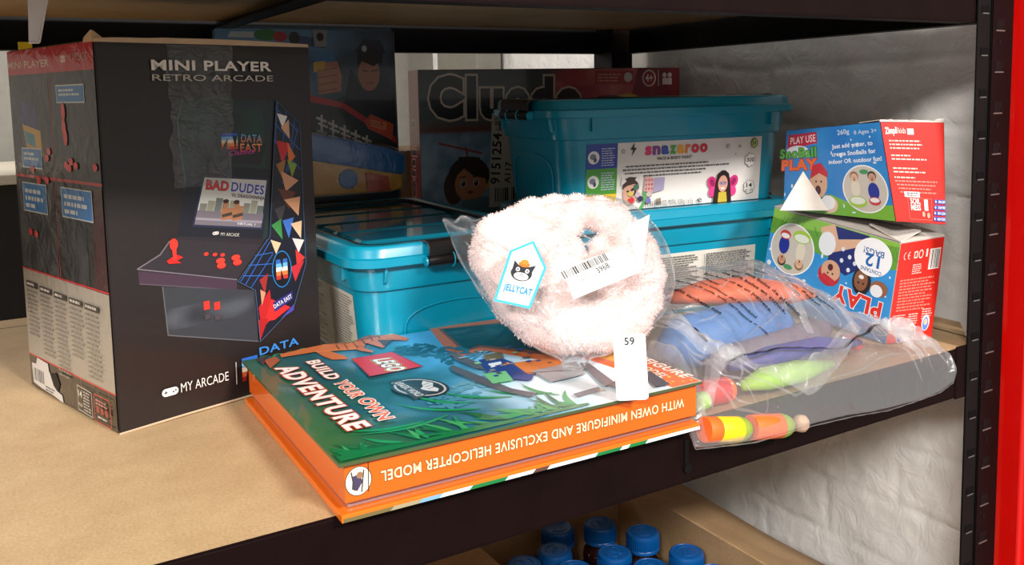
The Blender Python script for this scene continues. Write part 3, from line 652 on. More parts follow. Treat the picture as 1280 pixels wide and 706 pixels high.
# right hand band and window
A.poly([(324.4, 4.5), (283.2, -66.1), (284.9, -77.3), (318.9, 129.3)] if False else [(288, 0), (318.5, 0), (318.5, 278.5), (292, 278.5), (266, 150), (280, 60)], (236, 104, 26))
A.poly([(293, 278.5), (318.5, 278.5), (318.5, 190), (300, 60), (288, 90), (276, 150)], (246, 176, 30))
A.text('MINIFIGURE', (312, 112), (312, 14), 11, (255, 244, 225), 0.05, (190, 60, 10), 0.04)
A.text('MODEL', (297, 66), (296, 24), 10, (255, 244, 225), 0.05, (190, 60, 10), 0.04)
for i in range(12): A.ell(290 + 24 * random.random(), 4 + 50 * random.random(), 1.4, 1.4, (250, 200, 60), step=False)
A.k += 1
WN = [(196.5, 278.6), (180.5, 188.6), (269.9, 145.4), (294.2, 260.5)]
A.poly([(195.7, 286.9), (170.5, 176.7), (206.7, 180.8), (241.6, 114.9), (269.9, 145.4), (292.4, 278.5)], (206, 104, 34)); A.poly([(202.8, 278.2), (187.5, 187.2), (207.8, 193.0), (252.3, 131.8), (272.8, 149.9), (287.5, 261.0)], (120, 66, 30)); A.poly([(206.4, 275.8), (191.8, 190.7), (210.4, 201.3), (257.8, 140.6), (271.6, 150.8), (284.1, 255.1)], (26, 52, 58))
A.grid(*(202.8, 226.9), 252, 262, 10, 8, lambda u, v: mixc((28, 50, 58), (62, 92, 100), 0.4 + nz(u * 0.05, v * 0.1, 3)))
# foliage silhouettes
def tree(cx, cy, r, col, n=60, sd=1):
    rr = random.Random(sd)
    for i in range(n):
        a = rr.random() * 6.28; d = r * math.sqrt(rr.random())
        A.ell(cx + d * math.cos(a), cy + d * math.sin(a) * 0.8, r * 0.16 * (0.5 + rr.random()), r * 0.12 * (0.5 + rr.random()), col, rot=rr.random() * 3, n=7, step=False)
    A.k += 1
tree(150, 222, 22, (38, 96, 120), 60, 1); tree(172, 195, 22, (46, 110, 140), 60, 2); tree(165, 170, 14, (40, 100, 120), 30, 3); tree(150, 90, 20, (100, 160, 178), 40, 4); tree(118, 72, 22, (70, 140, 160), 50, 5)
for k in range(7):
    a = 0.3 + k * 0.55; A.poly([(196, 168), (196 + 16 * math.cos(a), 168 + 16 * math.sin(a)), (196 + 14 * math.cos(a + 0.22), 168 + 14 * math.sin(a + 0.22))], (44, 110, 140), False)
A.k += 1
def leaf(p0, p1, w, col, bend=0.2):
    a = V(p0); b = V(p1); d = b - a; n = V((-d.y, d.x)).normalized(); pts = []; back = []
    for i in range(9):
        t = i / 8; c = a + d * t + n * (bend * d.length * math.sin(math.pi * t)); ww = w * math.sin(math.pi * min(1, t * 0.9 + 0.1)) * (1 - t * 0.3)
        pts.append(tuple(c + n * ww)); back.append(tuple(c - n * ww))
    k = len(pts); P = pts + back
    A.put(P, [[i, k + i, k + i + 1, i + 1] for i in range(k - 1)], col, False)
GG = ((18, 120, 66), (30, 146, 84), (14, 96, 52), (60, 160, 90))
rr = random.Random(4)
for i in range(46):
    u = rr.random() * 205; leaf((min(u, 196) , 1 + 10 * rr.random()), (max(1, u - 40 + 50 * rr.random()), 18 + 30 * rr.random() * (0.5 + u / 300)), 1.6 + 1.4 * rr.random(), GG[i % 4], 0.25 * (rr.random() - 0.3))
A.k += 1
for p0, p1 in ([(128.3, 54.8), (93.2, 106.9)], [(127.8, 40.1), (74.1, 89.7)], [(162.6, 50.4), (116.2, 96.8)], [(195.0, 41.0), (149.8, 82.1)], [(197.4, 32.5), (185.1, 76.3)], [(100.6, 41.1), (23.8, 42.4)], [(79.4, 38.8), (16.4, 56.3)]): leaf(p0, p1, 2.6, GG[1], 0.12)
A.k += 1
A.poly([(1, 0.5), (205, 0.5), (206, 5), (190, 7), (150, 5), (110, 9), (60, 6), (20, 12), (1, 10)], (20, 116, 62))
for i in range(9): leaf((14 + i * 12, 268 + rr.random() * 8), (26 + i * 14, 277), 1.8, GG[i % 4], 0.3)
A.k += 1
# raptor
A.poly([(161.1, 259.6), (152.6, 290.3), (128.7, 291.9), (107.0, 278.1), (81.5, 285.2), (59.5, 281.5), (34.3, 275.7), (32.7, 264.4), (66.1, 264.2), (67.2, 247.8), (71.3, 229.9), (84.7, 224.1), (85.3, 235.9), (78.1, 259.4), (101.7, 250.3), (104.4, 242.1), (111.6, 231.0), (114.2, 235.6), (110.2, 251.2), (118.2, 266.0), (125.4, 241.1), (130.1, 244.6), (130.8, 267.9), (144.8, 262.0), (155.8, 251.2)], (208, 112, 62))
A.poly([(152.6, 290.3), (128.7, 291.9), (107.0, 278.1), (81.5, 285.2), (97.3, 273.0), (122.3, 277.0), (144.0, 284.0)], (150, 78, 50)); A.poly([(131.8, 270.7), (128.8, 245.5), (144.8, 262.0)] , (90, 30, 30)); A.ell(*(150.7, 283.1), 2.2, 1.6, (245, 220, 60)); A.line([(141.7, 269.4), (158.2, 254.8)], 0.8, (110, 50, 30))
A.line([(81.6, 270.1), (103.1, 265.8), (117.5, 246.4)], 1.2, (160, 80, 50))
for a_, b_ in ([(90.6, 277.5), (87.8, 259.5)], [(98.3, 275.7), (95.1, 254.7)], [(107.7, 276.3), (104.9, 254.7)], [(119.2, 282.6), (115.5, 261.0)], [(130.4, 289.4), (126.7, 270.6)], [(139.5, 290.6), (136.0, 274.9)]): A.line([a_, b_], 1.6, (120, 58, 34), False)
A.k += 1
A.line([(66.1, 264.2), (78.1, 259.4), (98.4, 252.5)], 2.0, (236, 150, 96)); A.poly([(15.9, 263.4), (28.9, 270.0), (28.7, 255.0), (14.6, 235.3)], (170, 90, 56)); A.poly([(10.7, 272.8), (22.4, 277.3), (12.1, 248.3)], (60, 50, 50))
# block logo
LG = [(87.6, 222.2), (127.7, 221.9), (133.8, 164.2), (83.2, 163.2)]
A.poly(LG, (214, 26, 40)); A.line(LG, 1.2, (150, 16, 30), closed=True)
A.text('LEGO', (106.9, 212.5), (111.6, 163.4), 15.5, (250, 250, 250), 0.075, (20, 18, 20), 0.05, shear=0.15) if False else None
A.text('LEGO', (102.8, 207.7), (102.8, 164.3), 15.5, (246, 208, 40), 0.10, (246, 208, 40), 0.07, shear=0.2); A.text('LEGO', (102.8, 207.7), (102.8, 164.3), 15.5, (252, 252, 252), 0.08, (18, 16, 18), 0.045, shear=0.2)
# oval dinosaur badge
x, y = (108.2, 111.5); ax = -0.35
A.ell(x, y, 21, 28, (50, 52, 56), rot=0.35); A.ell(x, y, 18.5, 25.5, (190, 194, 196), rot=0.35); A.ell(x, y, 16.5, 23.5, (46, 48, 52), rot=0.35)
A.poly([(x + 2, y - 12), (x + 8, y - 18), (x + 12, y - 12), (x + 10, y - 4), (x + 14, y + 4), (x + 9, y + 14), (x + 5, y + 8), (x + 3, y), (x - 2, y - 4)], (214, 216, 218)); A.line([(x + 4, y - 8), (x + 10, y - 6)], 1, (60, 60, 60), False); A.line([(x + 4, y - 2), (x + 11, y)], 1, (60, 60, 60), False); A.line([(x + 5, y + 4), (x + 11, y + 6)], 1, (60, 60, 60))
A.poly([(92.8, 141.4), (100.3, 141.6), (109.7, 93.9), (92.7, 84.4)], (60, 62, 66))
A.text('JURASSIC WORLD', (93.7, 134.5), (96.9, 90.7), 6.6, (224, 226, 228), 0.03)
# cover title, reading towards the camera
A.text('ADVENTURE', (18.3, 232.8), (23.9, 49.6), 17.5, (255, 246, 238), 0.075, (196, 66, 26), 0.05)
A.text('BUILD', (48.2, 236.2), (48.9, 172.5), 11.5, (255, 246, 238), 0.07, (196, 66, 26), 0.05)
A.text('YOUR', (50.4, 163.9), (50.6, 116.0), 11.5, (236, 92, 44), 0.05, (255, 240, 228), 0.07)
A.text('OWN', (52.6, 110.2), (51.1, 56.9), 11.5, (236, 92, 44), 0.05, (255, 240, 228), 0.07)
# pictured helicopter in grey, blue and green
HG = (84, 88, 96)
A.poly([(171.3, 185.3), (176.1, 188.3), (181.6, 142.8), (176.4, 123.7), (171.5, 129.7), (167.4, 163.7)], HG); A.poly([(154.1, 149.5), (158.1, 149.6), (164.5, 110.1), (171.3, 65.7), (183.1, 44.1), (173.8, 38.7), (161.9, 62.4), (154.2, 96.4), (150.4, 135.3)], HG)
A.poly([(184.8, 152.2), (204.5, 151.2), (209.7, 118.6), (206.5, 88.0), (195.3, 74.7), (180.2, 89.6), (172.4, 110.2)], (36, 60, 130)); A.poly([(186.6, 136.6), (199.8, 136.6), (196.4, 127.4), (183.4, 124.7)], (216, 226, 236)); A.poly([(168.9, 112.5), (189.8, 109.6), (182.7, 82.9), (163.7, 85.3)], (110, 190, 130)); A.poly([(206.0, 126.7), (253.1, 119.2), (237.2, 84.0), (201.8, 91.0)], (208, 120, 50)); A.poly([(195.6, 163.1), (214.5, 163.0), (207.1, 143.5), (188.7, 143.8)], (110, 100, 70))
A.poly([(208.7, 97.2), (257.3, 98.8), (243.8, 63.6), (207.9, 61.4)], (150, 152, 156)); A.poly([(257.1, 93.2), (264.3, 88.5), (252.1, 32.7), (238.2, 27.1)], HG); A.poly([(206.1, 26.8), (233.7, 30.0), (231.4, 22.1), (205.2, 18.4)], HG); A.poly([(255.7, 35.4), (255.3, 1.9), (246.4, 3.1), (242.8, 29.0)], (50, 46, 50)); A.line([(190.1, 98.7), (230.0, 83.3), (261.1, 73.8)], 1.5, (60, 62, 66)); A.poly([(273.6, 4.1), (287.5, 2.4), (295.6, 40.3), (286.7, 35.6)], (60, 62, 70)); A.ell(*(231.4, 22.1), 2, 2, (210, 170, 60))
for i in range(26):
    p = (random.uniform(170, 236), random.uniform(95, 175)); A.rect(p[0], p[1], p[0] + random.uniform(3, 8), p[1] + random.uniform(2, 6), random.choice(((120, 124, 130), (70, 74, 84), (180, 184, 188), (40, 66, 140), (130, 196, 150), (214, 130, 60))), False)
A.k += 1
mb.build('front_cover', PB, bk, BO)
# ------------------------------------------------------------------ teal plastic tubs
TEAL = mat('teal_plastic', (0, 136, 164), 0.3, coat=0.25, var=0.03, scale=8, sss=0.0)
TEALC = mat('teal_clear_lid', (0, 96, 116), 0.1, coat=0.8, var=0.03, scale=8)
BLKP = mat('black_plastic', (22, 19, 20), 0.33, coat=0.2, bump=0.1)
def rrect(hx, hy, r, z, n=6):
    pts = []
    for cx, cy, a0 in ((hx - r, hy - r, 0), (-hx + r, hy - r, 90), (-hx + r, -hy + r, 180), (hx - r, -hy + r, 270)):
        for k in range(n + 1):
            a = math.radians(a0 + 90 * k / n); pts.append(V((cx + r * math.cos(a), cy + r * math.sin(a), z)))
    return pts
def tub(name, label, L, W, H, loc, rz, label_fn, group='teal storage tubs'):
    t = root(name, label, 'storage tub', loc, rz, group)
    hx, hy = L / 2, W / 2; e = H / 0.1415; mb = MB()
    zb = lambda q: q * e
    R = [rrect(hx - .026, hy - .026, .026, 0.0), rrect(hx - .0235, hy - .0235, .028, zb(.003)), rrect(hx - .0165, hy - .0165, .030, zb(.092)),
         rrect(hx - .0125, hy - .0125, .031, zb(.0935)), rrect(hx - .0118, hy - .0118, .032, zb(.096)), rrect(hx - .009, hy - .009, .032, zb(.124))]
    mb.loft(R)
    # arched handle reliefs on the short ends, corner webs under the rim
    for sx in (-1, 1):
        pts = []
        for k in range(17):
            a = math.pi * k / 16; pts.append(V((sx * (hx - .0205 + .0045 * (0.15 + 0.55 * math.sin(a) ** .5)), -math.cos(a) * hy * 0.62 * (0.8 + 0.2 * math.sin(a)), zb(.018 + .055 * math.sin(a) ** 0.45))))
        mb.tube(pts, 0.0011, 8)
        for sy in (-1, 1):
            y0 = sy * (hy - .038); mb.hexa([(sx * (hx - .0135), y0 - .0015, zb(.099)), (sx * (hx - .0085), y0 - .0015, zb(.103)), (sx * (hx - .0085), y0 + .0015, zb(.103)), (sx * (hx - .0135), y0 + .0015, zb(.099)), (sx * (hx - .010), y0 - .0015, zb(.124)), (sx * (hx - .0035), y0 - .0015, zb(.124)), (sx * (hx - .0035), y0 + .0015, zb(.124)), (sx * (hx - .010), y0 + .0015, zb(.124))], bev=.0004)
    for sx in (-1, 1):
        for sy in (-1, 1):
            x0 = sx * (hx - .05); mb.box((x0 - .0015, min(sy * (hy - .012), sy * (hy - .006)), zb(.103)), (x0 + .0015, max(sy * (hy - .012), sy * (hy - .006)), zb(.124)), bev=.0004)
    mb.build('tub_body', TEAL, t, auto=35)
    mb = MB()
    # stepped lid with a sunken middle
    R = [rrect(hx - .006, hy - .006, .032, zb(.1195)), rrect(hx - .001, hy - .001, .034, zb(.1195)), rrect(hx, hy, .034, zb(.1205)), rrect(hx - .0005, hy - .0005, .034, zb(.1285)),
         rrect(hx - .0045, hy - .0045, .032, zb(.1292)), rrect(hx - .005, hy - .005, .032, zb(.1300)), rrect(hx - .0055, hy - .0055, .032, zb(.1375)), rrect(hx - .0085, hy - .0085, .030, zb(.141)),
         rrect(hx - .013, hy - .013, .028, zb(.1415)), rrect(hx - .020, hy - .020, .024, zb(.1408)), rrect(hx - .0225, hy - .0225, .022, zb(.1385)), rrect(hx - .0235, hy - .0235, .022, zb(.1345))]
    mb.loft(R, cap0=False, cap1=False)
    lid = mb.build('lid', TEAL, t, auto=40)
    mb = MB(); mb.loft([rrect(hx - .023, hy - .023, .022, zb(.1335)), rrect(hx - .023, hy - .023, .022, zb(.1355))])
    for k in range(4):
        x0 = -hx + .05 + k * (L - .1) / 4; x1 = x0 + (L - .1) / 4 - .012
        mb.loft([[V((p.x + (x0 + x1) / 2, p.y, p.z)) for p in rrect((x1 - x0) / 2, hy - .035, .008, zb(.1353), 4)], [V((p.x + (x0 + x1) / 2, p.y, p.z)) for p in rrect((x1 - x0) / 2 - .003, hy - .038, .007, zb(.1385), 4)]])
    mb.build('lid_window', TEALC, lid, auto=35)['label'] = 'see-through ribbed lid panel'
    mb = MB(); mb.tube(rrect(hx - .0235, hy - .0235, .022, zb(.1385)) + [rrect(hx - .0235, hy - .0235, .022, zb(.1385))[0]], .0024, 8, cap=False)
    mb.build('lid_recess_shade', BLKP, lid, smooth=True)['label'] = 'black ring standing in for shade on the recess wall'  # black ring added where the lid's recess wall only lies in shade
    for sx in (-1, 1):
        mb = MB(); c = hy * 0.36
        prof = [(-.014, .1418), (-.004, .1432), (.0035, .1425), (.0075, .138), (.0075, .1285), (.0055, .1270), (.0045, .1275), (.0045, .1365), (.001, .1400), (-.013, .1400)]
        vs = [V((sx * (hx + x), y, zb(z))) for y in (-c, c) for x, z in prof]; n = len(prof)
        fs = [[i, (i + 1) % n, n + (i + 1) % n, n + i] for i in range(n)] + [list(range(n)), [n + i for i in range(n)][::-1]]
        mb.add(vs, fs)
        mb.cyl((sx * (hx + .004), -c * 1.02, zb(.1225)), (sx * (hx + .004), c * 1.02, zb(.1225)), .0056, n=18)
        cl = mb.build('clamp', BLKP, t, auto=40)
        for y in (-c * .4, c * .4):
            mb = MB()
            mb.tube([V((sx * (hx + .004 + .0078 * math.cos(a)), y, zb(.1225) + .0078 * math.sin(a))) for a in [math.radians(-100 + 25 * k) for k in range(9)]], .0008, 8)
            mb.build('clamp_hook', TEAL, cl, smooth=True)['label'] = 'teal hook holding the clamp'
        for y in (-c * 1.06, c * 1.06):
            mb = MB(); mb.lathe([(.0048, -.0012), (.0056, 0), (.0048, .0012)], n=18); mb.v = [V((sx * (hx + .004) + v.x, y + v.z, zb(.1225) + v.y)) for v in mb.v]
            mb.build('clamp_pivot', TEAL, cl, auto=40)['label'] = 'teal round pivot of the clamp'
    if label_fn: label_fn(t, L, W, H)
    return t
P_LAB = print_mat('label_print', 0.35, 0.2)
def lab_front(t, L, W, H):
    mb = MB(); hy = W / 2
    a = V((-L / 2, -(hy - .0155), .0)); up = V((0, -.0075, .1)).normalized()
    fn = plane_fn(V((-L / 2, -(hy - .0233), 0)), (1, 0, 0), V((0, -.0071, .09)))
    A = Art(mb, fn, lay=.00003); A.k = 4
    ox = 8.0; oz = 137.5
    def T(p): return (p[0] - ox, (p[1] - oz))
    X0, Y0 = T((54.5, 141.4)); X1, Y1 = T((320.9, 224.7)); 
    Y1 = 87.5; Y0 = 3.5
    A.rect(X0, Y0, X1, Y1, (226, 220, 214)); 
    xs = T((98.2, 224.6))[0]; A.rect(X0, 57, xs, Y1, (36, 62, 150), False); A.rect(X0, 25, xs, 57, (72, 150, 50), False); A.rect(X0, Y0, xs, 25, (232, 190, 40), False)
    A.rect(xs - 2.5, Y0, xs + 3, 57, (226, 220, 214)) if False else None
    A.k += 1
    for yy in (71, 41):
        A.ell(X0 + 10, yy, 8, 8, (228, 226, 222)); A.ell(X0 + 9, yy + 1, 4.4, 3.6, (120, 126, 140)); A.ell(X0 + 12, yy - 3, 2.2, 3, (70, 70, 90)); A.micro(X0 + 21, yy + 11, xs - 3, 8, 2.9, (190, 196, 220), 0.4, seed=int(yy))
    def star(x, y, r, c):
        A.poly([(x + (r if k % 2 == 0 else r * .5) * math.cos(1.57 + k * .628), y + (r if k % 2 == 0 else r * .5) * math.sin(1.57 + k * .628)) for k in range(10)], c)
    x, y = T((106.1, 215.5)); star(x, y - 1, 3.4, (50, 46, 48)); star(x, y - 1, 2.3, (226, 220, 214))
    x, y = T((120.5, 216.8)); A.poly([(x + 1.5, y + 8), (x - 4.5, y - 1), (x - .5, y - 1), (x - 2.5, y - 9), (x + 4.8, y + 1.5), (x + .8, y + 1.5)], (20, 18, 20))
    w0 = T((136.8, 210.1)); w1 = T((233.1, 207.6))
    cs = ((226, 40, 110), (130, 50, 140), (44, 80, 170), (70, 160, 60), (240, 170, 40), (236, 120, 40), (214, 50, 60), (206, 40, 50)); ws = (0.52, .6, .6, .52, .58, .42, .62, .62); tot = sum(ws); cx = w0[0]
    yb = 71.5
    for ch, c, w in zip('snazaroo', cs, ws):
        ww = (w1[0] - w0[0]) * w / tot; A.text(ch, (cx + .8, yb), (cx + ww - .6, yb), 14.5, c, .10); cx += ww
    A.text('FACE & BODY PAINT', (T((156.3, 204.2))[0], 64), (T((208.7, 202.6))[0], 64), 3.4, (50, 46, 48), .05)
    for i in range(4): A.micro(T((106.0, 199.8))[0] + (4, 0, 3, 30)[i], 58.5 - i * 4.2, T((274.9, 191.0))[0] - (4, 0, 6, 24)[i], 1, 3.1, (80, 76, 78), .55, seed=i + 20)
    A.ell(T((307.6, 217.8))[0], 79, 5.6, 6.6, (56, 74, 40)); A.ell(T((307.6, 217.8))[0], 79, 4.6, 5.6, (170, 190, 110)); A.text('3+', (T((307.6, 217.8))[0] - 3, 76.5), (T((307.6, 217.8))[0] + 3, 76.5), 5.4, (40, 46, 30), .04)
    for yy, s_, w in ((57, '300', 6.4), (21, '14', 4.6)):
        cx = T((302.5, 194.8))[0]
        for k in range(7): A.ell(cx + 6.0 * math.cos(k * .9), yy + 6.0 * math.sin(k * .9), 3.6, 3.6, (90, 86, 88), step=False)
        A.k += 1
        for k in range(7): A.ell(cx + 6.0 * math.cos(k * .9), yy + 6.0 * math.sin(k * .9), 3.1, 3.1, (226, 220, 214), step=False)
        A.ell(cx, yy, 6.5, 6.5, (226, 220, 214)); A.text(s_, (cx - w, yy - 2.4 + (2 if s_ == '14' else 0)), (cx + w, yy - 2.4 + (2 if s_ == '14' else 0)), 5.4, (34, 30, 32), .05)
        if s_ == '14': A.text('PC - PZ', (cx - 6, yy - 6), (cx + 6, yy - 6), 2.8, (60, 56, 58), .02)
    star(T((264.3, 215.5))[0], 77, 3.6, (70, 66, 68)); star(T((264.3, 215.5))[0], 77, 2.4, (226, 220, 214)); A.ell(T((283.8, 214.6))[0], 76, 1.6, 1.8, (150, 146, 148)); A.ell(T((277.4, 204.5))[0], 66, .8, .9, (40, 36, 38))
    # boy painted as a dog, girl with butterfly wings, paint pots
    x = T((117.3, 169.5))[0]; y = 24
    A.ell(x, y, 11, 15, (206, 158, 134)); A.poly([(x - 12, y + 6), (x - 10, y + 18), (x - 2, y + 21), (x + 8, y + 20), (x + 12, y + 6), (x + 6, y + 12), (x - 5, y + 10)], (64, 46, 40)); A.poly([(x - 14, y + 10), (x - 13, y + 22), (x - 6, y + 16)], (214, 208, 202), False); A.poly([(x + 14, y + 10), (x + 12, y + 24), (x + 6, y + 17)], (214, 208, 202)); A.ell(x + 4, y + 2, 4.4, 5, (52, 40, 40)); A.ell(x + 4, y + 2, 1.6, 1.8, (190, 170, 160)); A.ell(x - 4, y + 3, 2, 1.2, (50, 36, 32)); A.ell(x, y - 8, 4, 2, (160, 70, 66)); A.ell(x, y - 3, 1.8, 1.5, (60, 44, 42))
    x = T((136.0, 163.3))[0]; A.line([(x - 3, 4), (x + 3, 14), (x + 1, 24), (x + 6, 33), (x + 13, 33), (x + 16, 29)], 3.4, (76, 160, 76))
    for (px_, c) in (((833, 230), (70, 110, 90)), ((827, 238), (206, 180, 90)), ((835, 240), (190, 170, 180)), ((828, 246), (200, 50, 56)), ((838, 245), (46, 50, 74)), ((847, 248), (110, 110, 170)), ((848, 240), (190, 180, 170))):
        xx = 107 + (px_[0] - 825) * 1.28; yy = 30 - (px_[1] - 232) * 1.02
        A.ell(xx, yy - .8, 4.2, 3.6, (110, 104, 104)); A.ell(xx, yy, 4.2, 3.4, c)
    x = 128; A.poly([(x, 26), (x + 14, 23), (x + 15, 42), (x + 2, 45)], (206, 160, 156)); A.poly([(x + 14.5, 23), (x + 30, 26), (x + 31, 42), (x + 15, 42)], (160, 150, 180))
    for i in range(3):
        for j in range(3): A.ell(x + 3.5 + i * 4.2, 28.5 + j * 5.5, 1.1, 1.4, (170, 70, 80), step=False)
    A.k += 1
    A.poly([(x + 19, 8), (x + 27, 9), (x + 26, 16), (x + 19, 15)], (140, 128, 110))
    x = T((258.2, 157.4))[0]; y = 26
    for sg in (-1, 1):
        A.ell(x + sg * 17, y + 4, 7, 9, (206, 50, 120), rot=sg * -.5, step=False); A.ell(x + sg * 16, y - 8, 6, 7, (220, 60, 130), rot=sg * .3, step=False); A.k += 1; A.ell(x + sg * 17, y + 4, 3.5, 5.5, (150, 30, 84), rot=sg * -.5)
    A.poly([(x - 12, y + 4), (x - 9, y + 15), (x - 3, y + 19.5), (x + 3, y + 19.5), (x + 9, y + 15), (x + 12, y + 3), (x + 14, y - 14), (x + 15, y - 22.4), (x - 15, y - 22.4), (x - 14, y - 12)], (44, 26, 28)); A.poly([(x - 7, y - 22.4), (x - 6, y - 9), (x + 6, y - 9), (x + 8, y - 22.4)], (196, 170, 60)); A.ell(x, y + 2, 7.6, 11, (206, 150, 130)); A.ell(x, y + 2.6, 6.6, 3, (160, 130, 150)); A.ell(x - 2.8, y + 3, 1, .8, (30, 20, 20), step=False); A.ell(x + 2.8, y + 3, 1, .8, (30, 20, 20), step=False); A.k += 1; A.ell(x, y - 4, 3, 1.2, (230, 220, 216))
    A.text('8 x 18.8 g (0.66 OZ), TOTAL 112.8 g, 1 x 5 g', (T((138.2, 141.0))[0], 6.2), (T((211.2, 139.8))[0], 6.2), 6.2, (60, 56, 58), .0); A.text('e', (T((221.3, 141.1))[0] - 3, 6.2), (T((221.3, 141.1))[0] + 4, 6.2), 8, (50, 46, 48), .0)
    o = mb.build('product_label', P_LAB, t); o['label'] = 'white face paint label with colourful lettering and two painted children'
def lab_text(t, L, W, H):
    mb = MB(); hy = W / 2
    fn = plane_fn(V((-L / 2, -(hy - .0233), 0)), (1, 0, 0), V((0, -.0071, .09))); A = Art(mb, fn, lay=.00003); A.k = 4
    x1 = 311.6 - 8; A.rect(x1 - 262, 6, x1, 82, (206, 200, 188))
    for c in range(3):
        A.rect(x1 - 258 + c * 86, 10, x1 - 258 + c * 86 + .6, 78, (120, 116, 110)); A.micro(x1 - 255 + c * 86, 78, x1 - 178 + c * 86, 24, 3.0, (96, 92, 88), .5, seed=c + 40)
    mb.build('product_label', P_LAB, t)['label'] = 'pale label closely printed with small text'
def lab_side(t, L, W, H):
    mb = MB(); hy = W / 2
    fn = plane_fn(V((-L / 2, -(hy - .0233), 0)), (1, 0, 0), V((0, -.0071, .09))); A = Art(mb, fn, lay=.00003); A.k = 4
    A.rect(80, 6, L * 1000 - 48, 84, (206, 200, 188)); A.micro(L * 1000 - 120, 80, L * 1000 - 52, 24, 3.0, (110, 106, 100), .5, seed=60); A.micro(90, 80, L * 1000 - 130, 24, 3.0, (110, 106, 100), .5, seed=61)
    mb.build('product_label', P_LAB, t)['label'] = 'pale label closely printed with small text'
rs = -0.1; SU = V((math.cos(rs), math.sin(rs), 0)); SV = V((-math.sin(rs), math.cos(rs), 0))
SL, SW = 0.37, 0.215
SO = V((0.9213, 0.8304, 0)) + SV * .012 - SU * .355 + SU * .008            # left end of the stack's front faces
SC_ = SO + SU * (SL / 2) + SV * (SW / 2 - .0155 + .0)
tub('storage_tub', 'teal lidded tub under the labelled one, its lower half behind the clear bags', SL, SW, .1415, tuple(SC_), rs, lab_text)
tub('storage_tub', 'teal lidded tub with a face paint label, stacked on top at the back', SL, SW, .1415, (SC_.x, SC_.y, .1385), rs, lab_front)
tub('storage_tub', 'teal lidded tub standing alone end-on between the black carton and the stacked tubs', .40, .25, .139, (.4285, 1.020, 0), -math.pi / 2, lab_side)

# ------------------------------------------------------------------ carded toy pistol behind the left tub
P_CARD = print_mat('blister_card_print', 0.32, 0.4)
gx = [(0.2845, 1.25, 0.3787), (0.535, 1.25, 0.3888), (0.5455, 1.25, 0.1358)]
gb = V((gx[2][0], 1.25, 0)); gw = .268
gs = root('carded_toy_pistol', 'toy pistol on a tall printed card with a police officer, standing behind the left tub', 'toy', (gb.x - gw / 2, 1.25, 0))
GL = V((gb.x - gw / 2, 1.25, 0)); GO = V((gb.x - gw, 1.25, 0)); GH = .388
mb = MB()
ol = [(0, 0), (gw * 1000, 0), (gw * 1000 - 4, GH * 1000 - 6), (gw * 1000 - 10, GH * 1000), (8, GH * 1000), (0, GH * 1000 - 8)]
mb.add([GO + V((u * .001, 0, v * .001)) for u, v in ol] + [GO + V((u * .001, .0012, v * .001)) for u, v in ol], [list(range(6)), [6 + i for i in range(6)][::-1]] + [[(i + 1) % 6, i, 6 + i, 6 + (i + 1) % 6] for i in range(6)], (60, 84, 100))
A = Art(mb, plane_fn(GO, (1, 0, 0), (0, 0, 1)), lay=.00003); A.k = 2
W_ = gw * 1000
A.grid(3, 3, W_ - 5, 384, 24, 34, lambda u, v: mixc(mixc((52, 60, 76), (92, 136, 172), (v - 250) / 120 + nz(u * .02, v * .02)), (36, 40, 48), (u - 150) / 130 + nz(u * .03, v * .03, 4) * .5))
k = W_ / 268
# white cloud of text, gun barrel, hand, officer
A.poly([(20, 372), (90, 372), (86, 380), (24, 380)], (180, 190, 196)); A.ell(72, 376, 17, 8, (50, 120, 60)); A.ell(92, 374, 10, 7, (170, 40, 40))
A.poly([(110, 376), (150, 372), (158, 358), (118, 362)], (46, 74, 110)); A.ell(112, 372, 8, 9, (30, 36, 46))
hx0 = 150
A.poly([(hx0 - 10, 352), (hx0 + 20, 352), (hx0 + 22, 300), (hx0 - 8, 300)], (70, 120, 170)); A.poly([(hx0 - 6, 336), (hx0 + 24, 340), (hx0 + 30, 318), (hx0 + 28, 296), (hx0 - 6, 292)], (186, 126, 92)); A.poly([(hx0 - 12, 338), (hx0 + 6, 340), (hx0 + 4, 326), (hx0 - 12, 324)], (214, 170, 60))
for i in range(4): A.line([(hx0 - 6, 296 + i * 10), (hx0 + 22, 300 + i * 10)], 1.4, (130, 80, 56), False)
A.k += 1
A.poly([(194, 330), (210, 300), (262, 290), (262, 210), (130, 226), (165, 280), (185, 292)], (24, 28, 40))
A.ell(222, 322, 17, 26, (176, 120, 92)); A.poly([(205, 330), (204, 350), (214, 366), (238, 366), (246, 350), (242, 332), (236, 342), (212, 340)], (20, 24, 34)); A.poly([(206, 342), (222, 352), (244, 342), (230, 332)], (12, 14, 20)); A.poly([(200, 352), (216, 372), (242, 370), (250, 350), (226, 360)], (26, 34, 60)); A.ell(216, 358, 4, 4.6, (180, 184, 190)); A.line([(212, 326), (220, 325)], 1.8, (40, 26, 22), False); A.line([(226, 325), (236, 327)], 1.8, (40, 26, 22), False); A.line([(218, 308), (228, 308)], 1.8, (120, 60, 50)); A.poly([(210, 300), (226, 292), (238, 300), (232, 286), (214, 286)], (30, 40, 70))
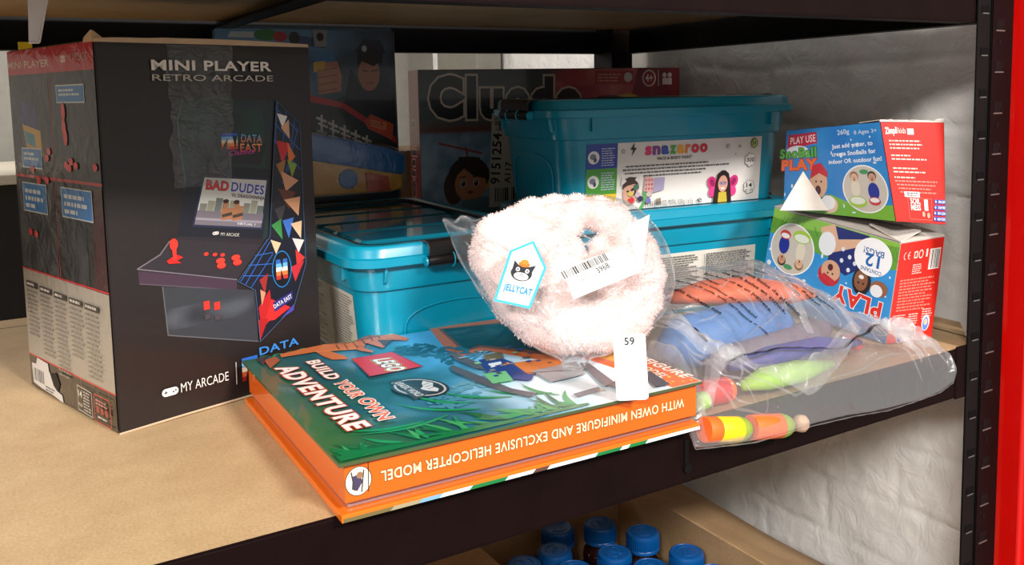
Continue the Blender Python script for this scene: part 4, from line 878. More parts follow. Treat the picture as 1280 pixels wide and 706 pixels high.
# title ribbons
A.poly([(130, 292), (180, 280), (262, 226), (262, 206), (176, 252), (130, 262)], (190, 36, 44)); A.poly([(130, 282), (178, 272), (262, 216), (262, 150), (130, 190)], (22, 24, 30))
for i in range(5):
    x = 140 + i * 17; y = 246 - i * 8
    A.line([(x, y + 13), (x + 13, y + 7)], 3.6, (205, 200, 196), False); A.line([(x + 2, y + 5), (x + 15, y - 1)], 3.2, (205, 200, 196), False); A.line([(x + 7, y + 16), (x + 6, y - 7)], 3.4, (205, 200, 196), False); A.line([(x, y - 6), (x + 13, y - 10)], 3, (205, 200, 196), False)
A.k += 1
A.line([(140, 224), (222, 188)], 3, (180, 176, 172), False); A.line([(142, 216), (216, 184)], 4, (190, 186, 180))
A.poly([(212, 250), (222, 262), (258, 246), (256, 222), (218, 240)], (205, 80, 46)); A.poly([(221, 254), (238, 250), (237, 246), (241, 246), (241, 250), (247, 248), (246, 240), (243, 237), (240, 238), (222, 244)], (226, 130, 84)); A.line([(222, 250), (244, 244)], .8, (120, 50, 30), False); A.line([(222, 247), (240, 242)], .8, (120, 50, 30))
A.line([(222, 205), (236, 200)], 3, (190, 186, 180), False); A.line([(228, 212), (230, 194)], 3, (190, 186, 180)); A.line([(130, 200), (262, 168)], 3, (170, 40, 40))
A.poly([(12, 360), (60, 352), (60, 120), (12, 120)], (40, 60, 80))
mb.build('backing_card', P_CARD, gs, GL)
# hanging hole tab
mb = MB(); A = Art(mb, plane_fn(GO, (1, 0, 0), (0, 0, 1)), lay=.00003); A.k = 60
A.poly([(138, 384), (160, 384), (158, 360), (140, 360)], (140, 142, 144)); A.ell(149, 374, 5.4, 6.2, (14, 14, 16))
mb.build('hanging_tab', P_CARD, gs, GL)['label'] = 'grey hanging tab with a round hole'
PBLU = mat('blue_toy_plastic', (20, 116, 200), .3, coat=.4); PYEL = mat('yellow_toy_plastic', (250, 182, 40), .35, coat=.4); PORG = mat('orange_toy_plastic', (226, 84, 24), .35, coat=.4)
def slab(mb, ol, y0, y1, mi=0, bev=.004, ox=0, n=2):
    bmx = bmesh.new(); vs = [bmx.verts.new((GO.x + u * .001, y0, v * .001)) for u, v in ol]
    f = bmx.faces.new(vs); r = bmesh.ops.extrude_face_region(bmx, geom=[f]); 
    for g in r['geom']:
        if isinstance(g, bmesh.types.BMVert): g.co.y = y1
    bmesh.ops.recalc_face_normals(bmx, faces=bmx.faces[:])
    if bev: bmesh.ops.bevel(bmx, geom=[e for e in bmx.edges if abs(e.verts[0].co.y - e.verts[1].co.y) < 1e-6 and abs(e.verts[0].co.y - y1) < 1e-6], offset=bev, segments=3, profile=.5, affect='EDGES')
    mb.bm(bmx, mi=mi)
mb = MB()
slab(mb, [(118, 238), (150, 233), (235, 213), (264, 201), (264, 173), (246, 173), (118, 200)], 1.2485, 1.222)
tp = mb.build('toy_pistol', PBLU, gs, GL, auto=40)
tp['label'] = 'blue pistol slide'
mb = MB(); mb.tube([V((GO.x + .174, 1.2235, .170)), V((GO.x + .174, 1.2200, .170))], [.0145, .0135], 24); mb.build('pistol_guard', PBLU, tp, GL, auto=40)['label'] = 'round blue insert'
mb = MB(); slab(mb, [(118, 203), (246, 176), (260, 170), (260, 150), (240, 147), (150, 148), (118, 148)], 1.2485, 1.224)
mb.build('pistol_frame', PYEL, tp, GL, auto=40); tp.children[-1]['label'] = 'yellow pistol frame'
mb = MB(); slab(mb, [(200, 178), (236, 170), (238, 149), (202, 149)], 1.226, 1.219, bev=.002); mb.build('pistol_trigger_block', PORG, tp, GL, auto=40)['label'] = 'orange block'
mb = MB(); vs = []
BL = film_mat('blister_film', .04, (.95, .96, .97), .45, 40, .3)
rings = []
oo = [(104, 147), (266, 147), (268, 168), (267, 206), (240, 217), (112, 246), (104, 242)]
for s_, y in ((1.0, 1.2492), (.985, 1.222), (.95, 1.2165)):
    cx, cy = 185, 160; rings.append([V((GO.x + (cx + (u - cx) * s_) * .001, y, (cy + (v - cy) * s_) * .001)) for u, v in oo])
mb.loft(rings, cap0=False); mb.build('blister', BL, gs, GL, auto=50)['label'] = 'clear blister over the pistol'

# ------------------------------------------------------------------ board game standing behind the stack
cr = -.15; CU = V((math.cos(cr), math.sin(cr), 0)); CV = V((-math.sin(cr), math.cos(cr), 0)); CO = V((.573, 1.238, 0)); CW, CH, CT = .462, .3265, .055
cg = root('board_game_box', 'wide board game box standing upright behind the stacked teal tubs', 'board game', tuple(CO))
mb = MB()
def cp(u, d, z): return CO + CU * u + CV * d + Z * z
mb.hexa([cp(0, 0, 0), cp(CW, 0, 0), cp(CW, CT, 0), cp(0, CT, 0), cp(0, 0, CH), cp(CW, 0, CH), cp(CW, CT, CH), cp(0, CT, CH)], (90, 30, 34), bev=.0012)
A = Art(mb, plane_fn(CO, CU, Z), lay=.00003); A.k = 2
def cbg(u, v):
    n = nz(u * .02, v * .02, 6) * .5 + nz(u * .07, v * .07, 7) * .3
    c = mixc((84, 96, 100), (52, 60, 64), (v - 250) / 80 + n)
    if v < 232: c = mixc((150, 176, 200), (96, 130, 160), .5 + 2 * n)
    if v < 232 + 14: c = mixc(c, (110, 60, 50), (232 + 14 - v) / 14 if v > 232 else 0)
    c = mixc(c, mixc((170, 60, 66), (205, 110, 110), .5 + 2 * n), (u - 205) / 40 + n * 1.5 if v > 215 else (u - 380) / 40)
    return c
A.grid(1, 1, CW * 1000 - 1, CH * 1000 - 1, 60, 42, cbg)
A.poly([(380, 326), (461, 326), (461, 250), (420, 240), (360, 250)], (120, 24, 34)); A.poly([(300, 322), (372, 322), (372, 300), (300, 300)], (176, 44, 50)); A.micro(305, 317, 350, 3, 5, (220, 150, 140), .5)
A.ell(362, 311, 8, 8, (214, 200, 196)); A.ell(402, 309, 13, 14, (214, 200, 196)); A.ell(402, 309, 11, 12, (150, 40, 46)); A.text('4+', (395, 304), (409, 304), 11, (235, 225, 220), .05); A.line([(420, 322), (420, 296)], 1.5, (200, 190, 186), False); A.ell(432, 314, 4, 4, (214, 200, 196), step=False); A.ell(442, 314, 4, 4, (214, 200, 196), step=False); A.rect(428, 298, 446, 309, (214, 200, 196)); 
A.ell(360, 272, 26, 12, (196, 160, 50)); A.ell(325, 268, 40, 14, (70, 30, 30))
A.text('Cluedo', (16, 256), (274, 252), 58, (30, 36, 42), .12, (206, 192, 178), .045)
# yellow slide, posts, child portrait
A.poly([(130, 236), (150, 236), (146, 190), (118, 140), (100, 140), (122, 188)], (186, 160, 70)); A.line([(30, 214), (100, 196)], 3, (150, 60, 60), False); A.line([(74, 206), (78, 170)], 3, (150, 60, 60)); A.ell(150, 170, 30, 44, (24, 20, 26))
x, y = 78, 152
A.ell(x - 26, y - 8, 16, 26, (70, 50, 38)); A.ell(x, y + 10, 34, 30, (58, 42, 34)); A.ell(x + 2, y - 4, 26, 27, (178, 122, 92)); A.poly([(x - 26, y + 6), (x - 8, y + 22), (x + 6, y + 10), (x + 24, y + 18), (x + 28, y + 4), (x + 18, y + 38), (x - 16, y + 40)], (58, 42, 34))
for sg in (-10, 11): A.ell(x + sg, y - 2, 5, 6, (220, 214, 208)); A.ell(x + sg, y - 2, 3.8, 5, (50, 30, 24)); A.ell(x + sg - 1, y, 1, 1.3, (220, 214, 208)); A.line([(x + sg - 5, y + 8), (x + sg + 5, y + 9)], 1.6, (50, 34, 28))
A.ell(x + 1, y - 16, 5, 2.4, (110, 40, 40)); A.poly([(x - 10, y - 28), (x + 30, y - 24), (x + 60, y - 60), (x + 60, 60), (x - 40, 60)], (84, 110, 124)); A.poly([(x + 40, y - 20), (x + 90, y - 10), (x + 96, y - 60), (x + 50, y - 60)], (120, 116, 60)); A.poly([(x + 60, y - 50), (x + 100, y - 40), (x + 100, 50), (x + 60, 50)], (110, 40, 70)); A.poly([(x + 84, y - 30), (x + 130, y - 20), (x + 130, 60), (x + 84, 60)], (176, 170, 168))
A2 = Art(mb, plane_fn(CO + CV * CT, -CV, Z), lay=.00003); A2.k = 2
A2.rect(1, 1, CT * 1000 - 1, CH * 1000 - 1, (96, 34, 38)); A2.text('Cluedo', (10, 250), (10, 60), 26, (34, 30, 34), .06, (160, 120, 110), .04)
mb.build('game_carton_body', P_CARD, cg, CO)
mb = MB(); A = Art(mb, plane_fn(CO, CU, Z), lay=.00003); A.k = 40
A.poly([(110, 110), (190, 112), (192, 262), (118, 258)], (190, 186, 180)); A.micro(122, 250, 186, 3, 4, (90, 88, 86), .5); A.bars(124, 230, 160, 246, (60, 58, 58), 20)
A.text('9151254', (128, 146), (134, 226), 15, (24, 22, 24), .04); A.text('A117', (146, 146), (149, 180), 10, (30, 28, 30), .04)
for i in range(4): A.text(('Menz 1234567', '5 Part 74082', '1 Piel 76542345', 'Serie 9a')[i] if False else 'x', (0, 0), (1, 0), .01, (0, 0, 0)) if False else A.line([(156 + i * 7, 146), (159 + i * 7, 200 + 8 * (i % 2))], 2.2, (70, 68, 68), False)
A.k += 1
A.bars(120, 118, 144, 140, (34, 32, 32), 14, vert=True, seed=5); A.bars(148, 118, 166, 140, (34, 32, 32), 10, seed=8); A.bars(169, 118, 185, 140, (34, 32, 32), 8, seed=9)
mb.build('stock_sticker', P_PAPER, cg, CO)['label'] = 'white stock sticker numbered 9151254'

# brown carton and grey cabinet glimpsed in the gaps behind
mb = MB(); mb.box((.50, 1.362, -.43), (.68, 1.50, .197), bev=.001)
A = Art(mb, plane_fn(V((.50, 1.362, 0)), (1, 0, 0), (0, 0, 1))); A.k = 3
A.text('hD', (118, 168), (134, 168), 9, (190, 182, 168), .02)
for i in range(6): A.line([(112, 158 - 9 * i), (134 - 3 * (i % 2), 157 - 9 * i)], 1.5, (150, 130, 104), False)
bx = mb.build('brown_carton', print_mat('plain_carton', .7)); 
tag(bx, 'brown cardboard carton glimpsed between the toy pistol card and the board game', 'box')
cc = lin((150, 122, 88)); ca = bx.data.color_attributes['Col']
for p in bx.data.polygons:
    if p.index < 26 * 1 + 100 and p.area > .002:
        for li in p.loop_indices: ca.data[li].color = (*cc, 1)
mb = MB(); mb.box((.98, 1.80, -1.0), (1.045, 2.0, .8), bev=.001); 
tag(mb.build('grey_locker', mat('grey_locker_paint', (128, 124, 114), .5)), 'flat grey locker seen through the gap behind the rack', 'locker')
mb = MB(); mb.box((.62, 1.80, -1.0), (.93, 2.0, .12), bev=.001)
tag(mb.build('white_cupboard', mat('white_cupboard_paint', (214, 208, 194), .5)), 'pale cupboard seen low behind the rack', 'cupboard')
# left: dark crate with a white top far behind the black carton
mb = MB(); mb.box((-.55, 1.75, -1.0), (.33, 2.1, .150), bev=.002)
dk = mb.build('dark_cabinet', mat('dark_cabinet_paint', (26, 24, 24), .6)); tag(dk, 'dark cabinet standing behind the rack at far left', 'cabinet')
mb = MB(); mb.box((-.57, 1.73, .1505), (.34, 2.12, .168), bev=.003)
tag(mb.build('white_worktop', mat('white_worktop_laminate', (214, 206, 186), .35)), 'pale worktop lying on the dark cabinet at far left', 'worktop')
# shelf-edge things at top left
YL = mat('yellow_ticket', (236, 214, 40), .5)
mb = MB(); q = [(0.0479, 1.29, 0.3605), (0.0636, 1.29, 0.3566)]; mb.box((q[0][0], 1.28, q[1][2] - .004), (q[1][0], 1.2815, q[0][2] + .004), bev=.0003)
tag(mb.build('yellow_ticket_card', YL), 'small yellow ticket clipped under the rear beam at far left', 'ticket')
mb = MB()
q0 = [(0.0402, 0.8, 0.369), (0.0542, 0.8, 0.3695), (0.0448, 0.8, 0.3363), (0.0375, 0.8, 0.3362)]
v0 = [V((a, .80, c)) for a, b, c in q0]
top = [V((v0[0].x, .80, .3955)), V((v0[1].x + .004, .80, .3955))]
mb.hexa([v0[3], v0[2], v0[2] + V((0, .002, 0)), v0[3] + V((0, .002, 0)), top[0], top[1], top[1] + V((0, .002, 0)), top[0] + V((0, .002, 0))], bev=.0004)
mb.tube([v0[3], v0[2]], .0009, 8); mb.tube([v0[2], top[1]], .0009, 8)
tag(mb.build('hanging_plastic_strip', mat('frosted_plastic_strip', (235, 235, 240), .25, trans=.25, coat=.3)), 'narrow frosted plastic strip hanging under the upper shelf at top left', 'plastic strip')

# ------------------------------------------------------------------ the two snow-play cartons
P_SNO = print_mat('snow_carton_print', .42, .25, bump=.15, bscale=14, dist=.003)
BLUE = (34, 132, 208); REDC = (206, 36, 26)
GREY = mat('carton_inside_greyboard', (216, 206, 196), .8)
def extr(q, n, d): return [V(p) + n * d for p in q]
def kid_circle(A, cx, cy, r, f):
    """round picture of two children at bowls; f = 1 upright, -1 upside down"""
    f0 = f; f = f * A.ax
    A.ell(cx, cy, r, r, (250, 250, 250), n=36); A.ell(cx, cy, r * .95, r * .95, (206, 196, 184), n=36)
    A.ell(cx + f * r * .38, cy - f0 * r * .08, r * .24, r * .36, (36, 44, 150)); A.ell(cx + f * r * .38, cy - f0 * r * .48, r * .25, r * .18, (200, 60, 60)); A.ell(cx - f * r * .40, cy + f0 * r * .02, r * .2, r * .38, (228, 216, 196)); A.ell(cx - f * r * .36, cy - f0 * r * .55, r * .4, r * .25, (166, 200, 60)); A.ell(cx - f * r * .36, cy - f0 * r * .50, r * .33, r * .16, (228, 232, 220)); A.ell(cx + f * r * .38, cy - f0 * r * .44, r * .2, r * .1, (238, 236, 232))
    face_art(A, cx + f * r * .38, cy + f0 * r * .5, r * .19, flip=f0); face_art(A, cx - f * r * .42, cy + f0 * r * .48, r * .19, (226, 180, 150), (150, 110, 70), flip=f0)
    A.ell(cx + f * r * .05, cy + f0 * r * .72, r * .2, r * .1, (70, 150, 90))
def flakes(A, w, h, n, sd, avoid=None):
    r = random.Random(sd)
    for i in range(n): A.ell(r.random() * w, r.random() * h, 1 + 2.2 * r.random() ** 2, 1 + 2.2 * r.random() ** 2, (224, 238, 248), n=10, step=False)
    A.k += 1
# lower carton, printed upside down, end flap open
LQ = [(0.872, 0.8346, 0.0102), (0.8539, 0.6269, 0.0014), (0.8762, 0.6268, 0.1133), (0.8959, 0.8306, 0.1317)]; LR = [(0.8539, 0.6269, 0.0014), (0.912, 0.6105, 0.0013), (0.9327, 0.6112, 0.1178), (0.8762, 0.6268, 0.1133)]
LQ = [V(p) for p in LQ]; LR = [V(p) for p in LR]

sc = root('snow_play_carton', 'squashed blue and red snow play carton standing upside down on the shelf', 'boxed toy', (LQ[1].x, LQ[1].y, 0), group='snow play cartons')
SL_ = V((LQ[1].x, LQ[1].y, 0))
back = LR[1] - LQ[1]; backt = LR[2] - LQ[2]
mb = MB()
IN = (LQ[1] - LQ[0]).cross(LQ[3] - LQ[0]).normalized() * -.0008 + (LR[1] - LR[0]).cross(LR[3] - LR[0]).normalized() * -.0008
mb.hexa([q + IN for q in (LQ[0], LQ[1], LR[1], LQ[0] + back * .9, LQ[3], LQ[2], LR[2], LQ[3] + backt * .9)], (214, 206, 198), bev=.0006)
A = Art(mb, quad_fn(LQ[0], LQ[1], LQ[2], LQ[3], 215, 115)); A.k = 8; A.ax = 1.3
A.grid(.5, .5, 214.5, 114.5, 20, 12, lambda u, v: mixc((40, 140, 214), (66, 160, 226), .5 + nz(u * .02, v * .03, 3)))
A.poly([(0.5, 114.5), (0.5, 84), (40, 84), (90, 76), (150, 72), (214.5, 84), (214.5, 114.5)], (104, 160, 50)); A.poly([(0.5, 114.5), (0.5, 104), (60, 100), (130, 104), (214.5, 110), (214.5, 114.5)], (140, 190, 70))
rr = random.Random(9)
for i in range(60): u = rr.random() * 210; A.line([(u, 88 + rr.random() * 20), (u + 6, 92 + rr.random() * 18)], .8, (80, 140, 40), False)
A.k += 1
flakes(A, 210, 78, 26, 12)
x, y = (44.2, 72.0); kid_circle(A, x + 2, y, 31, -1)
# boy upside down with snow ball
PXB = lambda s: s
A.poly([(112.3, 113.6), (169.5, 113.0), (167.2, 75.7), (141.7, 60.6), (110.1, 69.7), (111.8, 92.2)], (36, 40, 112)); A.poly([(90.5, 107.2), (113.2, 115.7), (122.3, 99.3), (164.1, 108.0), (164.4, 100.5), (117.9, 83.0), (96.4, 93.8)], (224, 178, 146)); A.ell(*(105.3, 90.8), 11, 14, (236, 238, 242)); x, y = (117.8, 60.0); A.ell(x - 2, y - 4, 14, 13, (190, 34, 50)); A.ell(x, y + 1, 12, 12.5, (218, 166, 134)); A.ell(x - 1, y + 5, 3.4, 4, (90, 24, 24)); A.ell(x - 4, y - 2, 1.2, 1.2, (40, 30, 30), step=False); A.ell(x + 4, y - 2, 1.2, 1.2, (40, 30, 30)); A.poly([(x - 16, y - 9), (x + 8, y - 16), (x + 12, y - 10), (x - 10, y - 3)], (200, 40, 56))
for p in [(144.6, 83.0), (153.7, 77.4), (145.3, 68.0), (132.8, 76.6), (155.1, 89.1), (132.5, 89.9)]: A.ell(p[0], p[1], 2.2, 2.6, (225, 230, 245), step=False)
A.k += 1
x, y = (168.0, 60.0); A.ell(x, y, 11, 16, (36, 26, 26)); A.ell(x - 1, y + 1, 8, 12, (140, 88, 60)); A.ell(x - 1, y + 5, 3, 2.4, (240, 236, 232)); A.ell(x - 4, y - 2, 1.2, 1.2, (30, 20, 20), step=False); A.ell(x + 3, y - 2, 1.2, 1.2, (30, 20, 20)); x, y = (197.7, 58.5); A.ell(x - 3, y - 1, 10, 9, (150, 96, 66)); A.ell(x - 6, y - 4, 7, 7, (236, 238, 242))
x, y = (179.5, 90.6); A.ell(x, y, 22, 22, (250, 250, 252), n=36)
A.text('CONTAINS', (x + 16, y - 14), (x - 16, y - 12.5), 4.4, (40, 90, 160), .03) ; A.text('12', (x + 11, y + 3), (x - 11, y + 3), 14, (30, 100, 180), .05) ; A.text('BAGS!', (x + 16, y + 9), (x - 15, y + 9.5), 7, (40, 90, 160), .03)
A.text('PLAY', (203.6, 42.5), (128.5, 48.2), 18, (226, 50, 40), .08, (250, 250, 250), .04) ; A.text('260g', (204.0, 22.5), (188.2, 25.9), 5, (230, 240, 250), .02)
# red end
A = Art(mb, quad_fn(LR[0], LR[1], LR[2], LR[3], 75, 115)); A.k = 8
A.rect(.5, .5, 74.5, 114.5, REDC); CR = (250, 190, 180)
a = [(53, 103), (71, 80)]; A.rect(a[0][0], a[1][1], a[1][0], a[0][1], (236, 226, 220)); A.bars(a[0][0] + 1, a[1][1] + 1, a[1][0] - 1, a[0][1] - 1, (34, 28, 28), 16)
A.ring(12, 99, 3.4, 4.4, 1, CR); A.rect(12, 94, 17, 104, REDC); A.ring(19, 99, 3.4, 4.4, 1, CR); A.rect(19, 94, 24, 104, REDC); A.line([(15.5, 99), (19, 99)], .9, CR); A.rect(26, 95, 32, 103, CR); A.rect(27.5, 96.5, 30.5, 101.5, REDC); A.ring(37.5, 99, 4, 5, 1.4, CR); A.rect(46, 95, 49, 104, CR)
A.micro(26, 88, 44, 5, 2.4, CR, .45, seed=2); A.micro(8, 72, 68, 11, 3.4, (236, 120, 104), .5, seed=3); A.micro(8, 32, 26, 5, 2.6, CR, .45, seed=4); A.micro(30, 32, 48, 5, 2.6, CR, .45, seed=5); A.micro(52, 36, 70, 5, 2.6, CR, .45, seed=6)
for cx, cy, c in ((20, 9, (60, 60, 160)), (38, 12, (110, 70, 60)), (60, 20, (90, 130, 200))): A.ell(cx, cy, 6.5, 9, (240, 220, 210)); A.ell(cx, cy - 1, 5, 7.4, c); A.ell(cx, cy + 1, 3, 3.6, (226, 180, 150))
mb.build('carton_body', P_SNO, sc, SL_)
mb = MB()        # open top flap folded over and torn, bare board showing
e0, e1, r1 = LQ[3], LQ[2], LR[2]; bk0 = LQ[3] + backt * .9
up = V((0, 0, 1))
def sheet(q, th=.0007):
    n = (q[1] - q[0]).cross(q[2] - q[1]).normalized() * th
    mb.hexa([q[0] - n, q[1] - n, q[2] - n, q[3] - n, q[0] + n, q[1] + n, q[2] + n, q[3] + n])
m01 = e0.lerp(e1, .72)
sheet([e0 + up * .001, e1 + up * .0016, e1.lerp(r1, .45) + up * .0105, e0.lerp(bk0, .75) + up * .0035])
sheet([e1 + up * .001, r1 + up * .001, r1 + (bk0 - r1) * .22 + up * .004, e1 + (e0 - e1) * .22 + up * .012])
mb.build('open_flap', GREY, sc, SL_)['label'] = 'open bare white cardboard flap'
# torn triangular flap standing up at its far end
mb = MB(); tq = [(0.8245, 0.7555, 0.1413), (0.8752, 0.7253, 0.1401), (0.8518, 0.7447, 0.1879)]; tv = [V(p) for p in tq]; off = V((.51, .86, 0)) * .0012
mb.add([tv[0], tv[1], tv[2], tv[0] + off, tv[1] + off, tv[2] + off], [[0, 1, 2], [5, 4, 3], [0, 3, 4, 1], [1, 4, 5, 2], [2, 5, 3, 0]])
mb.build('torn_flap', GREY, sc, SL_)['label'] = 'torn white triangular flap sticking up'
# upper carton resting on it
UQ = [V(p) for p in [(0.893, 0.8129, 0.1306), (0.861, 0.6226, 0.1396), (0.8534, 0.64, 0.2497), (0.8806, 0.7978, 0.2347)]]; UR = [V(p) for p in [(0.861, 0.6226, 0.1396), (0.9124, 0.5973, 0.1342), (0.92, 0.6078, 0.2471), (0.8534, 0.64, 0.2497)]]
sc2 = root('snow_play_carton', 'blue and red snow play carton lying tilted on top of the other one', 'boxed toy', tuple(UQ[1]), group='snow play cartons')
SU_ = UQ[1].copy()
b1 = UR[1] - UQ[1]; b2 = UR[2] - UQ[2]
fr = .8
mb = MB()
IN = (UQ[1] - UQ[0]).cross(UQ[3] - UQ[0]).normalized() * -.0008 + (UR[1] - UR[0]).cross(UR[3] - UR[0]).normalized() * -.0008
mb.hexa([q + IN for q in (UQ[0], UQ[1], UR[1], UQ[0] + b1, UQ[3], UQ[2], UR[2], UQ[3] + b2)], (60, 24, 22), bev=.0006)
def crease(fn, w, amp):
    def g(u, v):
        p, n = fn(u, v); return p, n
    return g
A = Art(mb, quad_fn(UQ[0], UQ[1], UQ[2], UQ[3], 215, 110)); A.k = 8; A.ax = 1.25
A.grid(.5, .5, 214.5, 109.5, 20, 12, lambda u, v: mixc((30, 120, 200), (50, 146, 216), .5 + nz(u * .02, v * .03, 13)))
A.poly([(.5, .5), (.5, 12), (60, 20), (100, 26), (150, 14), (214.5, 18), (214.5, .5)], (120, 180, 50)); flakes(A, 205, 100, 24, 5)
A.poly([(7.2, 103.2), (76.0, 104.7), (77.5, 90.6), (4.1, 83.6)], (196, 36, 70)); A.text('PLAY USE', (12.3, 90.6), (73.7, 93.0), 9, (250, 226, 230), .03)
A.ell(*(29.7, 80.5), 22, 8, (232, 238, 244)); A.text('SnoBall', (-12.6, 72.0), (75.0, 73.8), 12, (90, 180, 60), .08, (30, 60, 40), .05); A.text('PLAY', (-6.8, 55.8), (76.3, 57.7), 13, (240, 110, 40), .09, (200, 40, 30), .05)
x, y = (77.5, 40.4); A.ell(x, y, 15, 20, (222, 172, 140)); A.poly([(x - 18, y + 4), (x - 13, y + 22), (x + 6, y + 25), (x + 20, y + 14), (x + 20, y + 6), (x + 2, y + 12)], (200, 32, 50)); A.ell(x - 1, y - 10, 4.6, 6, (90, 24, 28)); A.ell(x - 5, y + 1, 1.4, 1.4, (30, 24, 24), step=False); A.ell(x + 6, y + 1, 1.4, 1.4, (30, 24, 24)); A.poly([(74.9, 18.3), (99.0, 26.5), (100.6, 5.2), (71.0, 3.7)], (30, 44, 84)); A.ell(*(98.0, 12.9), 14, 11, (226, 196, 172)); A.ell(*(96.5, 15.5), 11, 9, (240, 240, 242))
A.text('260g', (124.0, 98.8), (150.0, 99.7), 5.6, (214, 228, 240), .03); A.text('8 Ages 3+', (159.7, 98.1), (206.6, 98.9), 4.4, (214, 228, 240), .02)
A.text('Just add water, to', (110.2, 82.7), (194.9, 85.1), 5, (244, 248, 252), .05); A.text('create SnoBalls for', (109.4, 73.1), (198.9, 76.1), 5, (244, 248, 252), .05); A.text('indoor OR outdoor fun!', (101.7, 63.8), (208.3, 67.3), 5, (244, 248, 252), .05)
x, y = (169.2, 34.6); A.ax = 1.5; kid_circle(A, x, y, 28, 1)
A = Art(mb, quad_fn(UR[0], UR[1], UR[2], UR[3], 85, 110)); A.k = 8
A.rect(.5, .5, 84.5, 109.5, REDC); A.text('Zimpli', (4.5, 96.7), (21.6, 97.6), 7, (246, 236, 230), .05, shear=.15); A.text('kids', (22.7, 97.6), (32.7, 97.7), 6, (246, 200, 190), .02); A.rect(*(34.7, 96.3), *(43.3, 102.8), (246, 236, 230))
for i, (y, x1) in enumerate(((90, 58), (86, 54), (82, 50), (74, 40), (70, 66), (60, 50), (56, 60), (50, 46))): A.micro(8, y, x1, 1, 3.4, CR, .45, seed=i + 30)
for i in range(4): A.micro(8 + 2 * i, 46 - 4 * i, 78, 1, 3.2, (238, 130, 116), .5, seed=i + 60)
A.rect(20, 28, 44, 34, (226, 220, 214)); A.micro(24, 33, 42, 2, 2.4, (70, 60, 60), .5); A.text('SOIL', (28, 21), (44, 21), 6, (250, 236, 230), .05); A.text('MESS', (28, 14), (44, 14), 6, (250, 236, 230), .05); A.line([(24, 4), (62, 4), (62, 27), (24, 27)], .5, (240, 120, 100), closed=True); A.rect(50, 14, 56, 26, (240, 226, 220)); A.ell(48, 10, 2.4, 3, (240, 160, 140)); A.ell(56, 9, 2.4, 3, (240, 160, 140))
for i, s_ in enumerate(('SKIN SAFE', 'STAIN FREE', 'EASY CLEAN', 'NON-TOXIC')):
    y = 22 - i * 6.2; x = 67 - i * 1.0; A.rect(x + 3, y, 84.3, y + 4.6, (44, 60, 150), False); A.k += 1; A.ell(x + 2, y + 2.3, 2.3, 2.5, (70, 90, 170)); A.ell(x + 2, y + 2.3, 1, 1.1, (230, 230, 240)); A.text(s_, (x + 6, y + .9), (84, y + .9), 2.8, (240, 240, 248), .03, shear=.2)
mb.build('carton_body', P_SNO, sc2, SU_)
mb = MB()    # crumpled open top edge of the red end
e = [UQ[2], UR[2], UR[2] + (UQ[3] - UQ[2]) * .10, UQ[2] + (UQ[3] - UQ[2]) * .2]
n0 = V((0, 0, 1)); k = 12
for i in range(k):
    a = e[0].lerp(e[1], i / k); b = e[0].lerp(e[1], (i + 1) / k); ha = .0012 + .0035 * abs(nz(i * .8, 2.2)) + .004 * max(0, i / k - .85) * 6; hb = .0012 + .0035 * abs(nz((i + 1) * .8, 2.2)) + .004 * max(0, (i + 1) / k - .85) * 6
    q = V((.2, .9, 0)) * .0014; mb.hexa([a, b, b + q, a + q, a + n0 * ha, b + n0 * hb, b + q + n0 * hb, a + q + n0 * ha])
t_ = [e[3] + n0 * .0006, e[0] + n0 * .0015, e[1] + n0 * .001, e[2] + n0 * .003]
mb.add([p for p in t_] + [p + n0 * .0008 for p in t_], [[0, 1, 2, 3], [7, 6, 5, 4], [0, 4, 5, 1], [1, 5, 6, 2], [2, 6, 7, 3], [3, 7, 4, 0]])
mb.build('crumpled_flap', GREY, sc2, SU_)['label'] = 'crumpled bare board edge of the open end'
# ------------------------------------------------------------------ pink plush toy inside a clear bag, leaning back on the tubs
FWD = V((0.51, 0.86, 0.0)); RGT = V((0.8588, -0.512, -0.02)); UPV = V((0.0, 0.0, 1.0))
balls = [(*p, r * 0.00077) for p, r in zip([(0.4224, 0.7433, 0.1353), (0.4312, 0.7487, 0.147), (0.4423, 0.7428, 0.1475), (0.458, 0.7296, 0.1429), (0.4722, 0.7174, 0.1383), (0.481, 0.7109, 0.1367), (0.4461, 0.7518, 0.1603), (0.4645, 0.7452, 0.165), (0.4861, 0.7374, 0.1704), (0.5052, 0.726, 0.1699), (0.5234, 0.7132, 0.1673), (0.5327, 0.7033, 0.162), (0.5392, 0.6863, 0.1467), (0.5404, 0.673, 0.1326), (0.5347, 0.6589, 0.1136), (0.5212, 0.6496, 0.0954), (0.5029, 0.6456, 0.0805), (0.484, 0.6526, 0.0765), (0.4713, 0.6614, 0.0781), (0.4516, 0.6719, 0.0773), (0.4384, 0.6866, 0.0845), (0.4307, 0.7048, 0.0988), (0.429, 0.7219, 0.116), (0.4735, 0.6743, 0.0926), (0.4941, 0.6695, 0.0999), (0.4552, 0.6927, 0.1008), (0.4502, 0.7124, 0.1189), (0.4253, 0.7304, 0.1228), (0.4908, 0.6839, 0.1132), (0.5062, 0.6791, 0.1176), (0.4694, 0.6867, 0.1031), (0.521, 0.6733, 0.1206), (0.5117, 0.6914, 0.1346), (0.4923, 0.7242, 0.1593)], (36, 38, 40, 38, 32, 24, 22, 28, 24, 24, 24, 24, 26, 27, 29, 32, 34, 37, 39, 41, 43, 45, 43, 38, 36, 40, 36, 38, 26, 30, 34, 28, 18, 22))]
bmx = bmesh.new()
for i, (x, y, z, r) in enumerate(balls):
    d = (0.014 if i in (26, 28, 29, 32) else 0) - (0.014 if i < 6 else 0)
    bmesh.ops.create_icosphere(bmx, subdivisions=3, radius=r * 0.90, matrix=Matrix.Translation(V((x, y, z)) + FWD * d))
